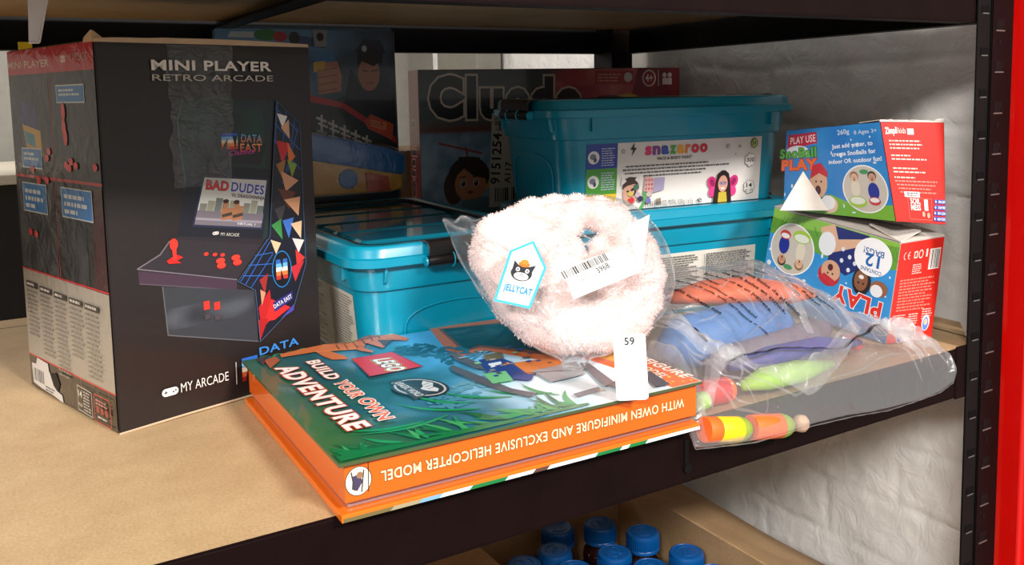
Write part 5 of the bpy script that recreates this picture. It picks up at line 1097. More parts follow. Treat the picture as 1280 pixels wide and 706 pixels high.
me = bpy.data.meshes.new('plush_blank'); bmx.to_mesh(me); bmx.free()
tmp = bpy.data.objects.new('plush_blank', me); COL.objects.link(tmp)
rm = tmp.modifiers.new('r', 'REMESH'); rm.mode = 'VOXEL'; rm.voxel_size = 0.0030; rm.use_smooth_shade = True
sm = tmp.modifiers.new('s', 'SMOOTH'); sm.factor = 0.6; sm.iterations = 6
bpy.context.view_layer.update()
ev = tmp.evaluated_get(bpy.context.evaluated_depsgraph_get()); m2 = bpy.data.meshes.new_from_object(ev)
bpy.data.objects.remove(tmp)
PLL = V([(0.4404, 0.6558, 0.055)][0])
vs = []; nrm = [v.normal.copy() for v in m2.vertices]
for v, n in zip(m2.vertices, nrm):
    c = v.co; vs.append(c + n * (0.0014 * nz(c.x * 60, c.y * 60, c.z * 60) + 0.0007 * nz(c.x * 170, c.y * 170, c.z * 170)) + n * 0.001)
fs = [list(p.vertices) for p in m2.polygons]; fc = [p.center.copy() for p in m2.polygons]; fn_ = [p.normal.copy() for p in m2.polygons]
FUR = mat('pink_plush_pile', (252, 226, 221), .9, sheen=.6, var=.05, scale=60, bump=.5, bscale=240, dist=.003)
mb = MB(); mb.add(vs, fs)
pl = root('plush_toy', 'pale pink furry plush toy curled up inside the smaller clear bag', 'plush toy', tuple(PLL))
mb.build('plush_body', FUR, pl, PLL, smooth=True)
rr = random.Random(3); mb = MB(); V_ = []; F_ = []
for i in range(45000):
    k = rr.randrange(len(fc)); n = fn_[k]; c = fc[k]; t = n.orthogonal().normalized(); t = Matrix.Rotation(rr.random() * 6.28, 3, n) @ t
    lean = V((0.25, -0.1, -0.7)) * 0.6 + V((rr.random() - .5, rr.random() - .5, rr.random() - .5)) * 0.9
    d = (n + lean * 0.8).normalized(); L = 0.0014 + 0.002 * rr.random(); w = 0.00022; b = c + V((rr.random() - .5, rr.random() - .5, rr.random() - .5)) * .003
    j = len(V_); V_ += [b - t * w, b + t * w, b + d * L * .6 + t * w * .6 + n * .001, b + d * L]; F_ += [[j, j + 1, j + 2, j + 3]]
mb.add(V_, F_); o = mb.build('fur', FUR, pl, PLL); o['kind'] = 'stuff'
# hang tag with the cat emblem, on the toy
def card(mb, pts, off, th=.0005, col=(226, 226, 226)):
    P = [V(p) for p in pts]; n = (P[1] - P[0]).cross(P[2] - P[1]).normalized() * th
    k = len(P); mb.add(P + [p - n for p in P], [list(range(k)), [k + i for i in range(k)][::-1]] + [[(i + 1) % k, i, k + i, k + (i + 1) % k] for i in range(k)], col)
tg = [(0.3743, 0.6661, 0.1094), (0.3984, 0.6456, 0.103), (0.4262, 0.661, 0.1338), (0.4264, 0.6819, 0.1556), (0.4048, 0.6874, 0.1483)]
T0 = V(tg[0]); TU = (V(tg[1]) - V(tg[0])).normalized(); TN = TU.cross(V(tg[4]) - T0).normalized(); TV = TN.cross(TU)
T0 = T0; fnt = lambda u, v: (T0 + TU * (u * .001) + TV * (v * .001), TN)
tl = lambda p: ((V(p) - T0).dot(TU) * 1000, (V(p) - T0).dot(TV) * 1000)
mb = MB(); ol = [tl(p) for p in tg]
card(mb, [fnt(*p)[0] for p in ol], 0)
A = Art(mb, fnt, lay=.00003); A.k = 2
A.poly(ol, (226, 226, 226)); A.line([(a + (20 - a) * .05, b + (25 - b) * .05) for a, b in ol], 2.4, (60, 170, 200), closed=True)
x, y = tl([(0.4052, 0.6692, 0.13)][0])
A.ell(x, y - .6, 9.6, 8.2, (34, 34, 40)); A.poly([(x - 9, y + 2), (x - 9, y + 11), (x - 3, y + 6)], (34, 34, 40), False); A.poly([(x + 9, y + 2), (x + 11, y + 10), (x + 3, y + 6)], (34, 34, 40)); A.ell(x + .4, y - 3.8, 6.6, 3.9, (226, 226, 226)); A.ell(x - 4, y + 2.6, 1.8, 2.2, (246, 246, 246)); A.ell(x - 4, y + 2.6, .6, 1.6, (34, 34, 40), step=False); A.ell(x + 4.6, y + 2.4, 1.8, 2.2, (246, 246, 246)); A.ell(x + 4.6, y + 2.4, .6, 1.6, (34, 34, 40)); A.line([(x, y), (x + .3, y - 2), (x - 2.6, y - 4.4)], .5, (34, 34, 40), False); A.line([(x + .3, y - 2), (x + 3.4, y - 4)], .5, (34, 34, 40))
for i in (-2, 0, 2): A.line([(x - 9, y - 1 + i * .6), (x - 14, y + i * 1.2)], .4, (34, 34, 40), False)
A.k += 1
A.ell(x + .5, y + 8.5, 5.2, 2.8, (226, 110, 30)); A.ell(x + .5, y + 11, 3.6, 2.6, (240, 130, 40))
A.text('jELLYCAT', [(0.3847, 0.6685, 0.1176)] and tl([(0.3853, 0.6681, 0.1176)][0]), tl([(0.4042, 0.652, 0.1123)][0]), 6.4, (50, 140, 190), .09)
mb.build('hang_tag', P_PAPER, pl, PLL)['label'] = 'white house-shaped swing tag with a blue border and a black cat emblem'
# the clear bag round it
def film_bag(c, outline, hf, hb, axis, name, material, ridge, seed, nr=34, na=180, pf=2.2, q=.55, floor=None):
    """two thin sheets joined at a crinkled rim: outline ring round c, bulging hf towards -axis and hb towards +axis"""
    c = V(c); O = [V(p) for p in outline]; n = len(O); mb = MB(); ring = []
    for k in range(na):
        t = k / na * n; i = int(t); f = t - i
        p0, p1, p2, p3 = O[(i - 1) % n], O[i % n], O[(i + 1) % n], O[(i + 2) % n]
        a = .5 * ((2 * p1) + (-p0 + p2) * f + (2 * p0 - 5 * p1 + 4 * p2 - p3) * f * f + (-p0 + 3 * p1 - 3 * p2 + p3) * f ** 3)
        ring.append(a.lerp(p1.lerp(p2, f), .5))
    def pt(k, r, side):
        p = c.lerp(ring[k % na], r); h = (hf if side < 0 else hb) * max(0, 1 - r ** pf) ** q
        e = nz(p.x * 22 + seed, p.y * 22, p.z * 22); rg = abs(nz(p.x * 34, p.y * 34 + seed, p.z * 34)); rg2 = abs(nz(p.x * 85 + seed, p.y * 85, p.z * 85))
        w = ridge * (0.9 * e + 1.6 * (0.28 - rg) + 0.7 * (0.25 - rg2) * (0.4 + r)) * (1 if r < .97 else .5)
        rad = 0.5 * ridge * math.sin(k * .9 + 3 * nz(k * .15, seed)) * r * r * (1 - r ** 8) * 1.2
        q_ = p + axis * ((h + w * min(1, (1 - r) * 7 + .25) + rad) * side)
        if floor: q_ = floor(q_)
        return q_
    for side in (-1, 1):
        vs = [pt(0, 0, side)]; fs = []
        for j in range(1, nr + 1):
            for k in range(na): vs.append(pt(k, j / nr, side) if j < nr else ring[k])
        for k in range(na):
            fs.append([0, 1 + k, 1 + (k + 1) % na][::side])
        for j in range(nr - 1):
            for k in range(na):
                a = 1 + j * na + k; b = 1 + j * na + (k + 1) % na; fs.append([a, a + na, b + na, b][::side])
        mb.add(vs, fs)
    return mb, pt
FILM = film_mat('clear_bag_film', .07, (.97, .975, .98), .42, 30, .8)
BC = [(0.4701, 0.6968, 0.1144)][0]
bo = [(0.3884, 0.7912, 0.1675), (0.396, 0.7836, 0.1637), (0.4058, 0.7833, 0.17), (0.4158, 0.7736, 0.1654), (0.4261, 0.7707, 0.1688), (0.4452, 0.7637, 0.1735), (0.4676, 0.7572, 0.1812), (0.4977, 0.7444, 0.1865), (0.5292, 0.7262, 0.1866), (0.5521, 0.7075, 0.18), (0.5631, 0.6909, 0.1679), (0.5682, 0.6727, 0.1503), (0.5663, 0.6563, 0.1306), (0.5575, 0.6404, 0.1077), (0.541, 0.6316, 0.0885), (0.5179, 0.6293, 0.0726), (0.4941, 0.6312, 0.061), (0.473, 0.6358, 0.0537), (0.459, 0.641, 0.0511), (0.4479, 0.6391, 0.0432), (0.4343, 0.6484, 0.0447), (0.4355, 0.6551, 0.0516), (0.4216, 0.6707, 0.0591), (0.4085, 0.6908, 0.0715), (0.3985, 0.7141, 0.0892), (0.3934, 0.7382, 0.1115), (0.3892, 0.7619, 0.1347), (0.3893, 0.7781, 0.153)]
mb, bpt = film_bag(BC, bo[::-1], .066, .05, FWD, 'b', FILM, .0055, 3)
bag = root('clear_bag', 'smaller clear crinkly bag holding the pink plush toy, with a barcode sticker', 'plastic bag', tuple(PLL))
mb.build('bag_film', FILM, bag, PLL, smooth=True)
FOLD = film_mat('folded_film_glint', .22, (.97, .975, .98), .6, 60, .9)  # doubled film; white crease glints are put into its raised haze
mb = MB(); rr = random.Random(11)
def crease(pts, w, h, out):
    """a sharp double-film ridge"""
    vs = []; fs = []; n = len(pts)
    for i, p in enumerate(pts):
        t = (pts[min(i + 1, n - 1)] - pts[max(i - 1, 0)]).normalized(); s_ = t.cross(out).normalized(); e = math.sin(math.pi * (i + .15) / (n - .7))
        vs += [p - s_ * w * e, p + out * h * e, p + s_ * w * e]
    for i in range(n - 1): a = 3 * i; fs += [[a, a + 3, a + 4, a + 1], [a + 1, a + 4, a + 5, a + 2]]
    mb.add(vs, fs)
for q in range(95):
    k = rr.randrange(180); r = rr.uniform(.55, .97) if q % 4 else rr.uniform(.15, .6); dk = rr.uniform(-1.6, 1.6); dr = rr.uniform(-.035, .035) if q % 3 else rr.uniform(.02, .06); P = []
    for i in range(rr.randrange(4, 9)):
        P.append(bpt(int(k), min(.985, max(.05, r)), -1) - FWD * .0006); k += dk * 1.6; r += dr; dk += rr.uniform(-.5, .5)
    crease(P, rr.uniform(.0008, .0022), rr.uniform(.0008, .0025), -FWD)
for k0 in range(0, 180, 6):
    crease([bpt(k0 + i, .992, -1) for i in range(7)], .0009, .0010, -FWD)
fo = mb.build('bag_creases', FOLD, bag, PLL); fo['kind'] = 'stuff'; fo['label'] = 'sharp creases in the film, whitened to stand in for glints'
lq = [V(p) for p in [(0.4277, 0.6388, 0.1365), (0.4247, 0.6167, 0.1134), (0.4869, 0.6011, 0.1327), (0.4819, 0.6226, 0.1514)]]
mb = MB(); a, b, c_, d_ = lq
fnl = quad_fn(d_, a, b, c_, 1, 1) if False else None
# label frame: u along the barcode from lower left to upper right
LU = (lq[3] - lq[0]).normalized(); LN = LU.cross(lq[0] - lq[1]).normalized(); LV = LN.cross(LU)
if LN.dot(FWD) > 0: LN = -LN; LV = -LV
fnl = lambda u, v: (lq[0] + LU * (u * .001) + LV * (v * .001), LN)
ll = lambda p: ((V(p) - lq[0]).dot(LU) * 1000, (V(p) - lq[0]).dot(LV) * 1000)
o4 = [ll(p) for p in lq]; card(mb, [fnl(*p)[0] for p in (o4 if True else o4)], 0, .0003)
A = Art(mb, fnl, lay=.00003); A.k = 2
A.poly(o4, (226, 226, 226))
p0, p1 = ll([(0.4259, 0.6313, 0.1281)][0]), ll([(0.4669, 0.6216, 0.1417)][0]); d = V((p1[0] - p0[0], p1[1] - p0[1])); L = d.length; d /= L; nn = V((-d.y, d.x)); rr = random.Random(5); t = 0
while t < L:
    w = rr.choice((.6, .6, 1.1, 1.6)); q0 = V(p0) + d * t; A.put([tuple(q0), tuple(q0 + d * w), tuple(q0 + d * w + nn * 8), tuple(q0 + nn * 8)], [[0, 1, 2, 3]], (60, 52, 50), False); t += w + rr.choice((.5, .9, 1.3))
A.k += 1
A.text('3968', ll([(0.4531, 0.6194, 0.1317)][0]), ll([(0.4646, 0.6175, 0.1363)][0]), 5.6, (40, 36, 36), .03); A.text('JPM REF 130544', ll([(0.4374, 0.6226, 0.126)][0]), ll([(0.4518, 0.6189, 0.1305)][0]), 2.0, (90, 84, 84), .0)
mb.build('barcode_sticker', P_PAPER, bag, PLL)['label'] = 'white barcode sticker numbered 3968'
st = [V(p) for p in [(0.4961, 0.6348, 0.1672), (0.5193, 0.6303, 0.1766), (0.4908, 0.6058, 0.1343), (0.4895, 0.6097, 0.1374)]]
mb = MB(); card(mb, [st[0], st[3], st[2], st[1]], 0, .0003); mb.build('blank_sticker', P_PAPER, bag, PLL)['label'] = 'blank white sticker strip'

# paper stock tag standing against the spine of the book
tb = V((.4185, .5555, .0375)); TG = V((math.cos(-.45), math.sin(-.45), 0)); TUP = V((0, .08, 1)).normalized()
tb = V([(0.4205, 0.552, 0.044)][0]); th = .0535; tw = .0262
mb = MB(); P = []
def tf(u, v): return tb + TG * (u * .001) + TUP * (v * .001), TG.cross(TUP).normalized()
rc = []
for cx, cy, a0 in ((23, 50.5, 0), (3, 50.5, 90), (3, 3, 180), (23, 3, 270)):
    for k in range(5): a = math.radians(a0 + 22.5 * k); rc.append((cx + 3 * math.cos(a), cy + 3 * math.sin(a)))
card(mb, [tf(*p)[0] for p in rc], 0, .0005, (244, 244, 244)); A = Art(mb, tf); A.k = 2
A.poly(rc, (244, 244, 244)); A.text('59', (8.8, 44.5), (17.0, 44.5), 6.0, (40, 38, 40), .05); A.micro(8, 19.5, 18, 2, 3.2, (214, 212, 212), .5, seed=4)
tag(mb.build('stock_tag', P_PAPER), 'small white stock tag numbered 59 standing against the book spine', 'tag')

# ------------------------------------------------------------------ big clear bag of foam toys at the shelf edge
OUT = [(.500, .548, -.014), (.56, .540, -.019), (.63, .541, -.020), (.70, .546, -.026), (.755, .550, -.033), (.80, .551, -.033), (.842, .552, -.032), (.866, .553, -.026), (.873, .554, -.014), (.872, .562, .002), (.866, .580, .012), (.846, .620, .012), (.842, .66, .006), (.848, .72, .004), (.852, .775, .004), (.80, .803, .004), (.70, .812, .004), (.60, .815, .004), (.545, .80, .008), (.525, .74, .040), (.522, .66, .044), (.519, .60, .030), (.506, .565, .0)]
CEN = V((.675, .685, .0))
def ray_rho(x, y):
    """how far (0..1) the plan point lies from the centre to the bag's outline"""
    dx, dy = x - CEN.x, y - CEN.y; best = 9; zr = 0
    if abs(dx) + abs(dy) < 1e-6: return 0.0, 0.0
    for i in range(len(OUT)):
        a, b = OUT[i], OUT[(i + 1) % len(OUT)]; ex, ey = b[0] - a[0], b[1] - a[1]; den = dx * ey - dy * ex
        if abs(den) < 1e-9: continue
        t = ((a[0] - CEN.x) * ey - (a[1] - CEN.y) * ex) / den; s_ = ((a[0] - CEN.x) * dy - (a[1] - CEN.y) * dx) / den
        if t > 0 and -1e-6 <= s_ <= 1 + 1e-6 and t < best: best = t; zr = a[2] + (b[2] - a[2]) * s_
    return 1 / best, zr
def sst(t): t = max(0, min(1, t)); return t * t * (3 - 2 * t)
def bag_base(x, y, rho, zr):
    if y < .571: return zr * sst((.571 - y) / .02)
    if zr > 0: return zr * sst((rho - .55) / .45)
    return 0.0
def bag_top(x, y):
    rho, zr = ray_rho(x, y); rho = min(rho, 1)
    H = .084 + .016 * sst((y - .62) / .15) - .040 * sst((x - .76) / .08)
    h = H * max(0, 1 - rho ** 2.6) ** .8
    h *= (.50 + .50 * sst((y - .555) / .13))
    w = .0050 * nz(x * 16, y * 16, 5) + .010 * (.26 - abs(nz(x * 13 + y * 9, y * 17 - x * 5, 8))) + .0035 * (.25 - abs(nz(x * 42, y * 42, 2)))
    w *= min(1, max(.45, (1 - rho) * 5))
    z = bag_base(x, y, rho, zr) + .0022 + h + w
    return z
N_A, N_R = 220, 52
ringp = []
n = len(OUT)
for k in range(N_A):
    t = k / N_A * n; i = int(t); f = t - i; a, b = V(OUT[i % n]), V(OUT[(i + 1) % n]); ringp.append(a.lerp(b, f))
mb = MB(); vs = []; fs = []
for side in (1, 0):
    off = len(vs); vs.append(V((CEN.x, CEN.y, bag_top(CEN.x, CEN.y) if side else .0012)))
    for j in range(1, N_R + 1):
        for k in range(N_A):
            r = j / N_R; x = CEN.x + (ringp[k].x - CEN.x) * r; y = CEN.y + (ringp[k].y - CEN.y) * r
            if side: z = bag_top(x, y)
            else: rho, zr = ray_rho(x, y); z = bag_base(x, y, min(1, rho), zr) + .0012
            vs.append(V((x, y, z)))
    for k in range(N_A): q = [off, off + 1 + k, off + 1 + (k + 1) % N_A]; fs.append(q if side else q[::-1])
    for j in range(N_R - 1):
        for k in range(N_A):
            a = off + 1 + j * N_A + k; b = off + 1 + j * N_A + (k + 1) % N_A; q = [a, a + N_A, b + N_A, b]; fs.append(q if side else q[::-1])
NF = len(fs) // 2
mb.add(vs[:len(vs)], fs[:NF], mi=0); b0 = len(mb.v); mb.add(vs, fs[NF:], mi=1)
FILM3 = film_mat('clear_sack_underside', .03, (.96, .945, .95), .25, 22, .8)
FILM2 = film_mat('clear_sack_film', .15, (.96, .945, .95), .42, 22, .8)
BL_ = (.68, .68, 0)
bg = root('clear_toy_sack', 'large clear printed plastic sack of foam toys drooping over the shelf edge', 'plastic bag', BL_)
mb.build('sack_film', [FILM2, FILM3], bg, BL_, smooth=True)
# loose folds along the front and the crumpled tail at the right
mb = MB()
def fold(pts, w, amp, sd, lift=.004):
    """a standing crease of film following pts (x, y) on the sack"""
    k = 40; vs = []; fs = []
    for i in range(k + 1):
        t = i / k * (len(pts) - 1); j = min(int(t), len(pts) - 2); f = t - j; x = pts[j][0] + (pts[j + 1][0] - pts[j][0]) * f; y = pts[j][1] + (pts[j + 1][1] - pts[j][1]) * f
        dx, dy = pts[j + 1][0] - pts[j][0], pts[j + 1][1] - pts[j][1]; L = math.hypot(dx, dy); nx_, ny_ = -dy / L, dx / L
        e = math.sin(math.pi * i / k)
        for m, (o, h) in enumerate(((-1, 0), (-.45, .5), (-.08, 1), (.12, .9), (.5, .35), (1, 0))):
            xx = x + nx_ * w * o * (.5 + .5 * e); yy = y + ny_ * w * o * (.5 + .5 * e)
            vs.append(V((xx, yy, bag_top(xx, yy) + .0012 + h * (lift + amp * (.5 + nz(i * .35, sd, m * .3))) * e)))
    for i in range(k):
        for m in range(5): a = i * 6 + m; fs.append([a, a + 6, a + 7, a + 1])
    mb.add(vs, fs)
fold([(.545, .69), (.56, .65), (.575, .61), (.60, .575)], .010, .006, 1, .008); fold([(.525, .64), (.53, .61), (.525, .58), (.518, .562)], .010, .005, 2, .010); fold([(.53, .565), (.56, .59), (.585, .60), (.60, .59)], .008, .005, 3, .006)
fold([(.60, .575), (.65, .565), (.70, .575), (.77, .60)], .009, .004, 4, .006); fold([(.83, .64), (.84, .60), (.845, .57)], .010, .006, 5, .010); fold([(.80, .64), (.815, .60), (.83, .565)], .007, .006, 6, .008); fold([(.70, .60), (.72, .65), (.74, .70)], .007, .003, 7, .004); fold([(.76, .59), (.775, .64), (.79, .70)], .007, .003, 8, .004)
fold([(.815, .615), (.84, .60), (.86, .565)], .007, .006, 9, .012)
def sl(pts, w, h):
    P = []
    for (a, b), (c, d) in zip(pts, pts[1:]):
        for i in range(6): t = i / 6; x, y = a + (c - a) * t, b + (d - b) * t; P.append(V((x, y, bag_top(x, y) + .0008)))
    P.append(V((pts[-1][0], pts[-1][1], bag_top(*pts[-1]) + .0008))); crease(P, w, h, V((-.2, -.6, .77)))
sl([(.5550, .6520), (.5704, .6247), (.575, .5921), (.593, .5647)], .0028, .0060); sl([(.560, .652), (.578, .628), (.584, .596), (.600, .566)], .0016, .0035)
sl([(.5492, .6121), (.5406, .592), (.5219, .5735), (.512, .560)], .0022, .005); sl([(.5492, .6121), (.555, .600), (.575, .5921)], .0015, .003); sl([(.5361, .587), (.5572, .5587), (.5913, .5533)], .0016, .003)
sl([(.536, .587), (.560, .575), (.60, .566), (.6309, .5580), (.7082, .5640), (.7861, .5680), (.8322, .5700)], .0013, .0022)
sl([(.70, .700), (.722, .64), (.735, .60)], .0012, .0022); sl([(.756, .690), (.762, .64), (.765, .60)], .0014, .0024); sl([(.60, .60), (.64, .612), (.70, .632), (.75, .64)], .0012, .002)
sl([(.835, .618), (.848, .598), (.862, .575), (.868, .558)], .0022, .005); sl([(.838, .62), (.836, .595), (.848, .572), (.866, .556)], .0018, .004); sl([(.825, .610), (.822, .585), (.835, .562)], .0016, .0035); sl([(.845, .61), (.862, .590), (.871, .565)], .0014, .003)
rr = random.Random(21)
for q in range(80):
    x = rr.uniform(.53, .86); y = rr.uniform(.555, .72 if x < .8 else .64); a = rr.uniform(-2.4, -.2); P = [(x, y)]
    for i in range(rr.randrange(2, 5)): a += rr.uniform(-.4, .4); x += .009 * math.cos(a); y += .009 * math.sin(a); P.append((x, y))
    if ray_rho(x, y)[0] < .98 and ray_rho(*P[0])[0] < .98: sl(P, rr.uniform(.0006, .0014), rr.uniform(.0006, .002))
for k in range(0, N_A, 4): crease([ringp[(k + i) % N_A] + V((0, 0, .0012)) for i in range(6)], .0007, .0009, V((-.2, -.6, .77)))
fo = mb.build('film_creases', FOLD, bg, BL_); fo['kind'] = 'stuff'; fo['label'] = 'standing creases of clear film, whitened to stand in for glints'
# black seal line and the warning print follow the sack
def sack_fn(O, ang):
    ca, sa = math.cos(ang), math.sin(ang)
    def f(u, v):
        x = O[0] + (u * ca - v * sa) * .001; y = O[1] + (u * sa + v * ca) * .001; z = bag_top(x, y); e = .002
        n = V((bag_top(x - e, y) - bag_top(x + e, y), bag_top(x, y - e) - bag_top(x, y + e), 2 * e)).normalized()
        return V((x, y, z)) + n * .0012, n
    return f
def on_sack(px_world): return px_world
def seal(pts, w=.0020):
    mb = MB(); P = []
    for i in range(len(pts) - 1):
        for k in range(8): t = k / 8; P.append((pts[i][0] + (pts[i + 1][0] - pts[i][0]) * t, pts[i][1] + (pts[i + 1][1] - pts[i][1]) * t))
    P.append(pts[-1]); A = [V((x, y, bag_top(x, y) + .0016)) for x, y in P]; vs = []; fs = []
    for i, p in enumerate(A):
        t = (A[min(i + 1, len(A) - 1)] - A[max(0, i - 1)]).normalized(); s_ = t.cross(V((0, 0, 1))).normalized() * w
        vs += [p - s_, p + s_]
    for i in range(len(A) - 1): fs.append([2 * i, 2 * i + 1, 2 * i + 3, 2 * i + 2])
    mb.add(vs, fs, (18, 14, 16)); return mb
INK = mat('black_film_ink', (18, 15, 17), .35)
seal([tuple(p[:2]) for p in ((.5506, .6569), (.5691, .6457), (.5792, .6365), (.5773, .6167))]).build('seal_line', INK, bg, BL_)
seal([tuple(p[:2]) for p in ((.5753, .5893), (.5969, .5887), (.6361, .5909), (.6709, .5876), (.7288, .5826), (.7762, .5908), (.805, .604), (.835, .618))]).build('seal_line', INK, bg, BL_)
mb = MB(); TXT = (22, 20, 26)
lines = [('questo sacchetto non', .596, .694, -1.30, 60, 0), ('Non usare in culle, letti, carrozzine o box.', .612, .702, -1.28, 104, 1), ('sacchetto lontano dai bambini', .624, .700, -1.28, 80, 2), ('soffocamento', .636, .706, -1.3, 34, 3),
         ('No use esta bolsa en cunas,', .662, .702, -1.26, 84, 4), ('Mantenga esta bolsa de plastico', .674, .700, -1.26, 88, 5), ('Esta bolsa no es un juguete.', .650, .700, -1.27, 76, 6),
         ('in Kinderwagen, Betten', .716, .692, -1.28, 74, 7), ('von Kindern fern halten', .728, .690, -1.28, 78, 8), ('Laufgittern verwenden', .704, .694, -1.28, 62, 9), ('jouet', .775, .668, -1.3, 20, 10)]
for s_, x, y, a, L, k in lines:
    A = Art(mb, sack_fn((x, y), a)); A.k = 3; nmax = L
    A.text(s_, (0, 0), (L, 0), 4.6, TXT, .06)
wp = mb.build('warning_print', print_mat('film_print', .4), bg, BL_)
# the foam toys in it
def foam(name, rgb): return mat(name, rgb, .55, var=.04, bump=.15, bscale=300)
FO, FY, FOL, FR, FLG, FVI, FBL, FBE, FGY = foam('foam_orange', (244, 104, 30)), foam('foam_yellow', (248, 206, 20)), foam('foam_olive', (140, 160, 60)), foam('foam_red', (204, 28, 30)), foam('foam_lime', (160, 206, 70)), foam('foam_violet', (60, 62, 140)), foam('foam_blue', (70, 124, 186)), foam('foam_beige', (206, 168, 140)), foam('foam_grey', (120, 112, 122))
def dart(name, label, a, b, r, mats, cuts, group='foam darts in the sack'):
    a, b = V(a), V(b); t = root(name, label, 'foam toy', (a.x, a.y, a.z - r), group=group); L = V((a.x, a.y, a.z - r)); prev = 0
    for i, (c, m) in enumerate(cuts):
        mb = MB(); p0 = a.lerp(b, prev); p1 = a.lerp(b, c); last = i == len(cuts) - 1; d = (b - a).normalized()
        if last: pts = [p0] + [p0.lerp(p1, k / 6) for k in range(1, 7)]; rd = [r] + [r * math.sqrt(max(.02, 1 - (k / 6) ** 2)) for k in range(1, 7)]
        else: pts = [p0, p0 + d * .0008, p1 - d * .0008, p1]; rd = [r * .96, r, r, r * .96]
        mb.tube(pts, rd, 22); mb.build('dart_tip' if last else 'dart_body', m, t, L, auto=40); prev = c
    return t
dart('foam_dart', 'yellow and orange foam dart with a green tip at the front of the sack', [(0.517, 0.556, -0.0018)][0], [(0.5702, 0.554, -0.0119)][0], .0110, None, [(.26, FO), (.72, FY), (1, FOL)])
dart('foam_dart', 'orange foam dart with an olive tip, right of the yellow one', [(0.5732, 0.557, -0.0121)][0], [(0.6254, 0.555, -0.0204)][0], .0112, None, [(.66, FO), (1, FOL)])
dart('foam_dart', 'red foam dart lying behind the yellow one', (.535, .596, .0125), (.585, .589, .0125), .0120, None, [(.8, FR), (1, FO)])
dart('foam_dart', 'green ended foam dart beside the corner of the book', (.545, .585, .0105), (.519, .583, .0105), .0085, None, [(.5, FLG), (1, FOL)])
mb = MB(); mb.lathe([(.0003, -.008), (.005, -.0068), (.0076, -.003), (.008, .0), (.0076, .003), (.005, .0068), (.0003, .008)], [(0.6383, 0.557, -0.0222)][0], 20)
tag(mb.build('foam_ball', FBE, smooth=True), 'small beige foam ball at the front edge of the sack', 'foam toy')
def blob_thing(name, label, P, R, m, flat=1.0):
    bmx = bmesh.new(); Pv = [V(p) for p in P]
    mb = MB(); mb.tube(Pv, R, 24)
    L = V((Pv[0].x, Pv[0].y, 0))
    for v in mb.v: v.z = Pv[0].z + (v.z - Pv[0].z) * flat
    o = mb.build(name, m, None, L, smooth=True); o.location = L; tag(o, label, 'foam toy'); return o
blob_thing('foam_rocket', 'bright orange foam shape at the top of the sack', [(.625, .725, .066), (.67, .718, .068), (.72, .706, .066), (.775, .69, .052), (.80, .68, .044)], [.010, .024, .027, .020, .004], FO, .55)
blob_thing('foam_tube', 'pale blue foam shape low in the sack', [(.565, .668, .034), (.59, .668, .036), (.66, .668, .038), (.72, .668, .036), (.745, .668, .034)], [.010, .028, .030, .026, .008], FBL, .95)
blob_thing('foam_block', 'grey foam shape in the middle of the sack', [(.59, .627, .022), (.62, .628, .022), (.70, .634, .023), (.78, .66, .020), (.81, .67, .018)], [.01, .018, .019, .016, .006], FGY, .9)
blob_thing('foam_fin', 'violet foam shape towards the right of the sack', [(.60, .612, .024), (.65, .605, .028), (.72, .605, .026), (.79, .612, .016)], [.006, .013, .013, .004], FVI, .8)
blob_thing('foam_wedge', 'lime green foam shape near the front of the sack', [(.595, .590, .012), (.62, .585, .017), (.665, .583, .017), (.72, .590, .012)], [.005, .013, .013, .004], FLG, .8)
blob_thing('foam_float', 'small red foam shape at the right end of the sack', [(.79, .615, .012), (.80, .63, .013), (.81, .65, .011)], [.006, .009, .004], FR, .8)

# ------------------------------------------------------------------ open carton of bottles on the shelf below
cb = root('cardboard_carton', 'open brown cardboard carton of blue capped bottles on the shelf below', 'carton', (.64, .80, -.432)); CL = V((.64, .80, -.432))
x0, x1, y0, y1, zb, zt = .508, .776, .60, 1.02, -.4318, -.282
for nm, a, b in (('carton_base', (x0, y0, zb), (x1, y1, zb + .004)), ('carton_wall', (x0 - .004, y0, zb), (x0, y1, zt)), ('carton_wall', (x1, y0, zb), (x1 + .004, y1, zt)), ('carton_wall', (x0, y1, zb), (x1, y1 + .004, zt)), ('carton_wall', (x0, y0 - .004, zb), (x1, y0, zt))):
    mb = MB(); mb.box(a, b, bev=.0006); mb.build(nm, CARD, cb, CL)
def flap(q, name='carton_flap', bend=.01):
    q = [V(p) for p in q]; mb = MB(); N = 14; vs = []; fs = []
    n = (q[1] - q[0]).cross(q[3] - q[0]).normalized()
    for s_ in (0, 1):
        for i in range(N + 1):
            for j in range(N + 1):
                u, v = i / N, j / N; p = q[0].lerp(q[1], u).lerp(q[3].lerp(q[2], u), v); p = p + n * (bend * math.sin(math.pi * u) * v + .0015 * nz(u * 4, v * 4)) - n * (.0035 * s_); vs.append(p)
    M = (N + 1) ** 2
    for i in range(N):
        for j in range(N):
            a = i * (N + 1) + j; fs.append([a, a + N + 1, a + N + 2, a + 1]); fs.append([M + a, M + a + 1, M + a + N + 2, M + a + N + 1])
    for i in range(N):
        for a, b in ((i * (N + 1), (i + 1) * (N + 1)), ((i + 1) * (N + 1) + N, i * (N + 1) + N), (i + 1, i), (N * (N + 1) + i, N * (N + 1) + i + 1)): fs.append([a, M + a, M + b, b])
    mb.add(vs, fs); mb.build(name, CARD, cb, CL)
e = [(0.93, 0.7314, -0.3177), (0.93, 1.0555, -0.3436)]
flap([(x1 + .003, y1 + .02, zt), (x1 + .003, y0 - .02, zt), (.935, e[0][1] - .25, e[0][2] - .01), (.935, e[1][1] + .02, e[1][2])], bend=-.012)
flap([(x0 - .003, y0, zt), (x0 - .003, y1, zt), (x0 - .12, y1 - .01, zt - .015), (x0 - .12, y0 + .01, zt - .015)])
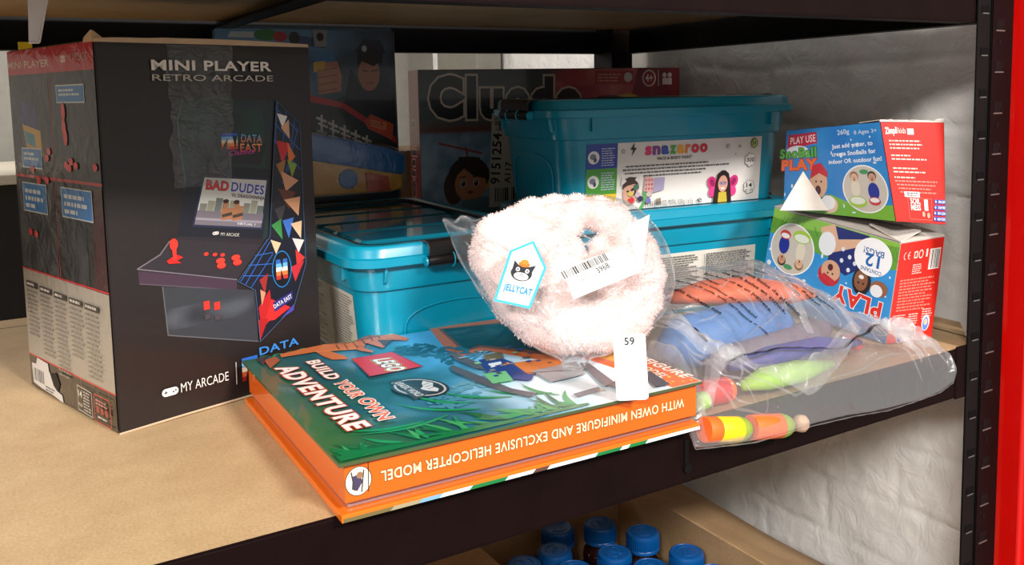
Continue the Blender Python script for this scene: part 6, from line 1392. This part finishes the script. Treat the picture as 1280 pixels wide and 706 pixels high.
flap([(x0, y1 + .003, zt), (x1, y1 + .003, zt), (x1 - .01, y1 + .13, zt + .01), (x0 + .01, y1 + .13, zt + .01)])
CAPM = mat('blue_cap_plastic', (0, 74, 138), .35, coat=.2, var=.03)
AMB = mat('dark_amber_plastic', (40, 20, 16), .15, coat=.5); BLB = mat('bottle_label_blue', (20, 56, 110), .4)
bt = root('bottle', 'x', 'bottle', (0, 0, 0), group='blue capped bottles in the carton')
mb = MB(); mb.lathe([(.0225, 0), (.0245, .003), (.0245, .078), (.0225, .088), (.017, .095), (.017, .100)], n=32); mb.build('bottle_body', AMB, bt, auto=40)
mb = MB(); mb.lathe([(.0247, .012), (.0249, .0125), (.0249, .068), (.0247, .0685)], n=32); mb.build('bottle_label', BLB, bt, auto=40)['label'] = 'dark blue wrapped label'
mb = MB(); pr = [(.0218, .099), (.0226, .0995), (.0226, .103), (.0218, .104), (.0222, .1195), (.0212, .1225), (.0185, .1236), (.0178, .1228), (.0004, .1228)]
mb.lathe(pr, n=40)
for k in range(48):
    a = 2 * math.pi * k / 48; p = V((.0222 * math.cos(a), .0222 * math.sin(a), .1045)); mb.tube([p, p + V((0, 0, .014))], .00055, 5)
for a0, r0 in ((20, .012), (200, .012)):    # raised open-arrows on the top
    mb.tube([V((r0 * math.cos(math.radians(a0 + 14 * k)), r0 * math.sin(math.radians(a0 + 14 * k)), .1230)) for k in range(9)], .0007, 6)
for i in range(4): mb.tube([V((-.007 + .0045 * i, -.003 + .002 * (i % 2), .1230)), V((-.0045 + .0045 * i, .004 - .002 * (i % 2), .1230))], .0006, 6)
mb.build('cap', CAPM, bt, auto=40)['label'] = 'blue screw cap with raised markings'
caps = [((.643, .979), 'bottle in the back row, half hidden under the shelf beam'), ((.6984, .957), 'bottle in the back row, second from the right'), ((.7328, .907), 'bottle nearest the right wall of the carton in the back'),
        ((.606, .931), 'bottle left in the second row, below the back row'), ((.6675, .884), 'bottle in the middle of the group, in front of the back row'), ((.7465, .835), 'bottle on the right side, in front of the one by the wall'),
        ((.5548, .9237), 'bottle at the far left of the group, cut by the picture edge'), ((.6300, .838 + .035), 'bottle at the bottom edge of the picture, left of centre'), ((.6844, .832), 'bottle at the bottom edge of the picture, below the middle one'), ((.741, .779), 'bottle at the bottom right corner of the group')]
caps[7] = ((.6018, .8796), caps[7][1])
for i, ((x, y), lab) in enumerate(caps):
    if i == 0: o = bt
    else:
        o = bt.copy(); COL.objects.link(o)
        for ch in list(bt.children):
            c2 = ch.copy(); COL.objects.link(c2); c2.parent = o
    o.location = (x, y, -.4272); o.rotation_euler = (0, 0, i * 1.3); o['label'] = 'blue capped dark ' + lab
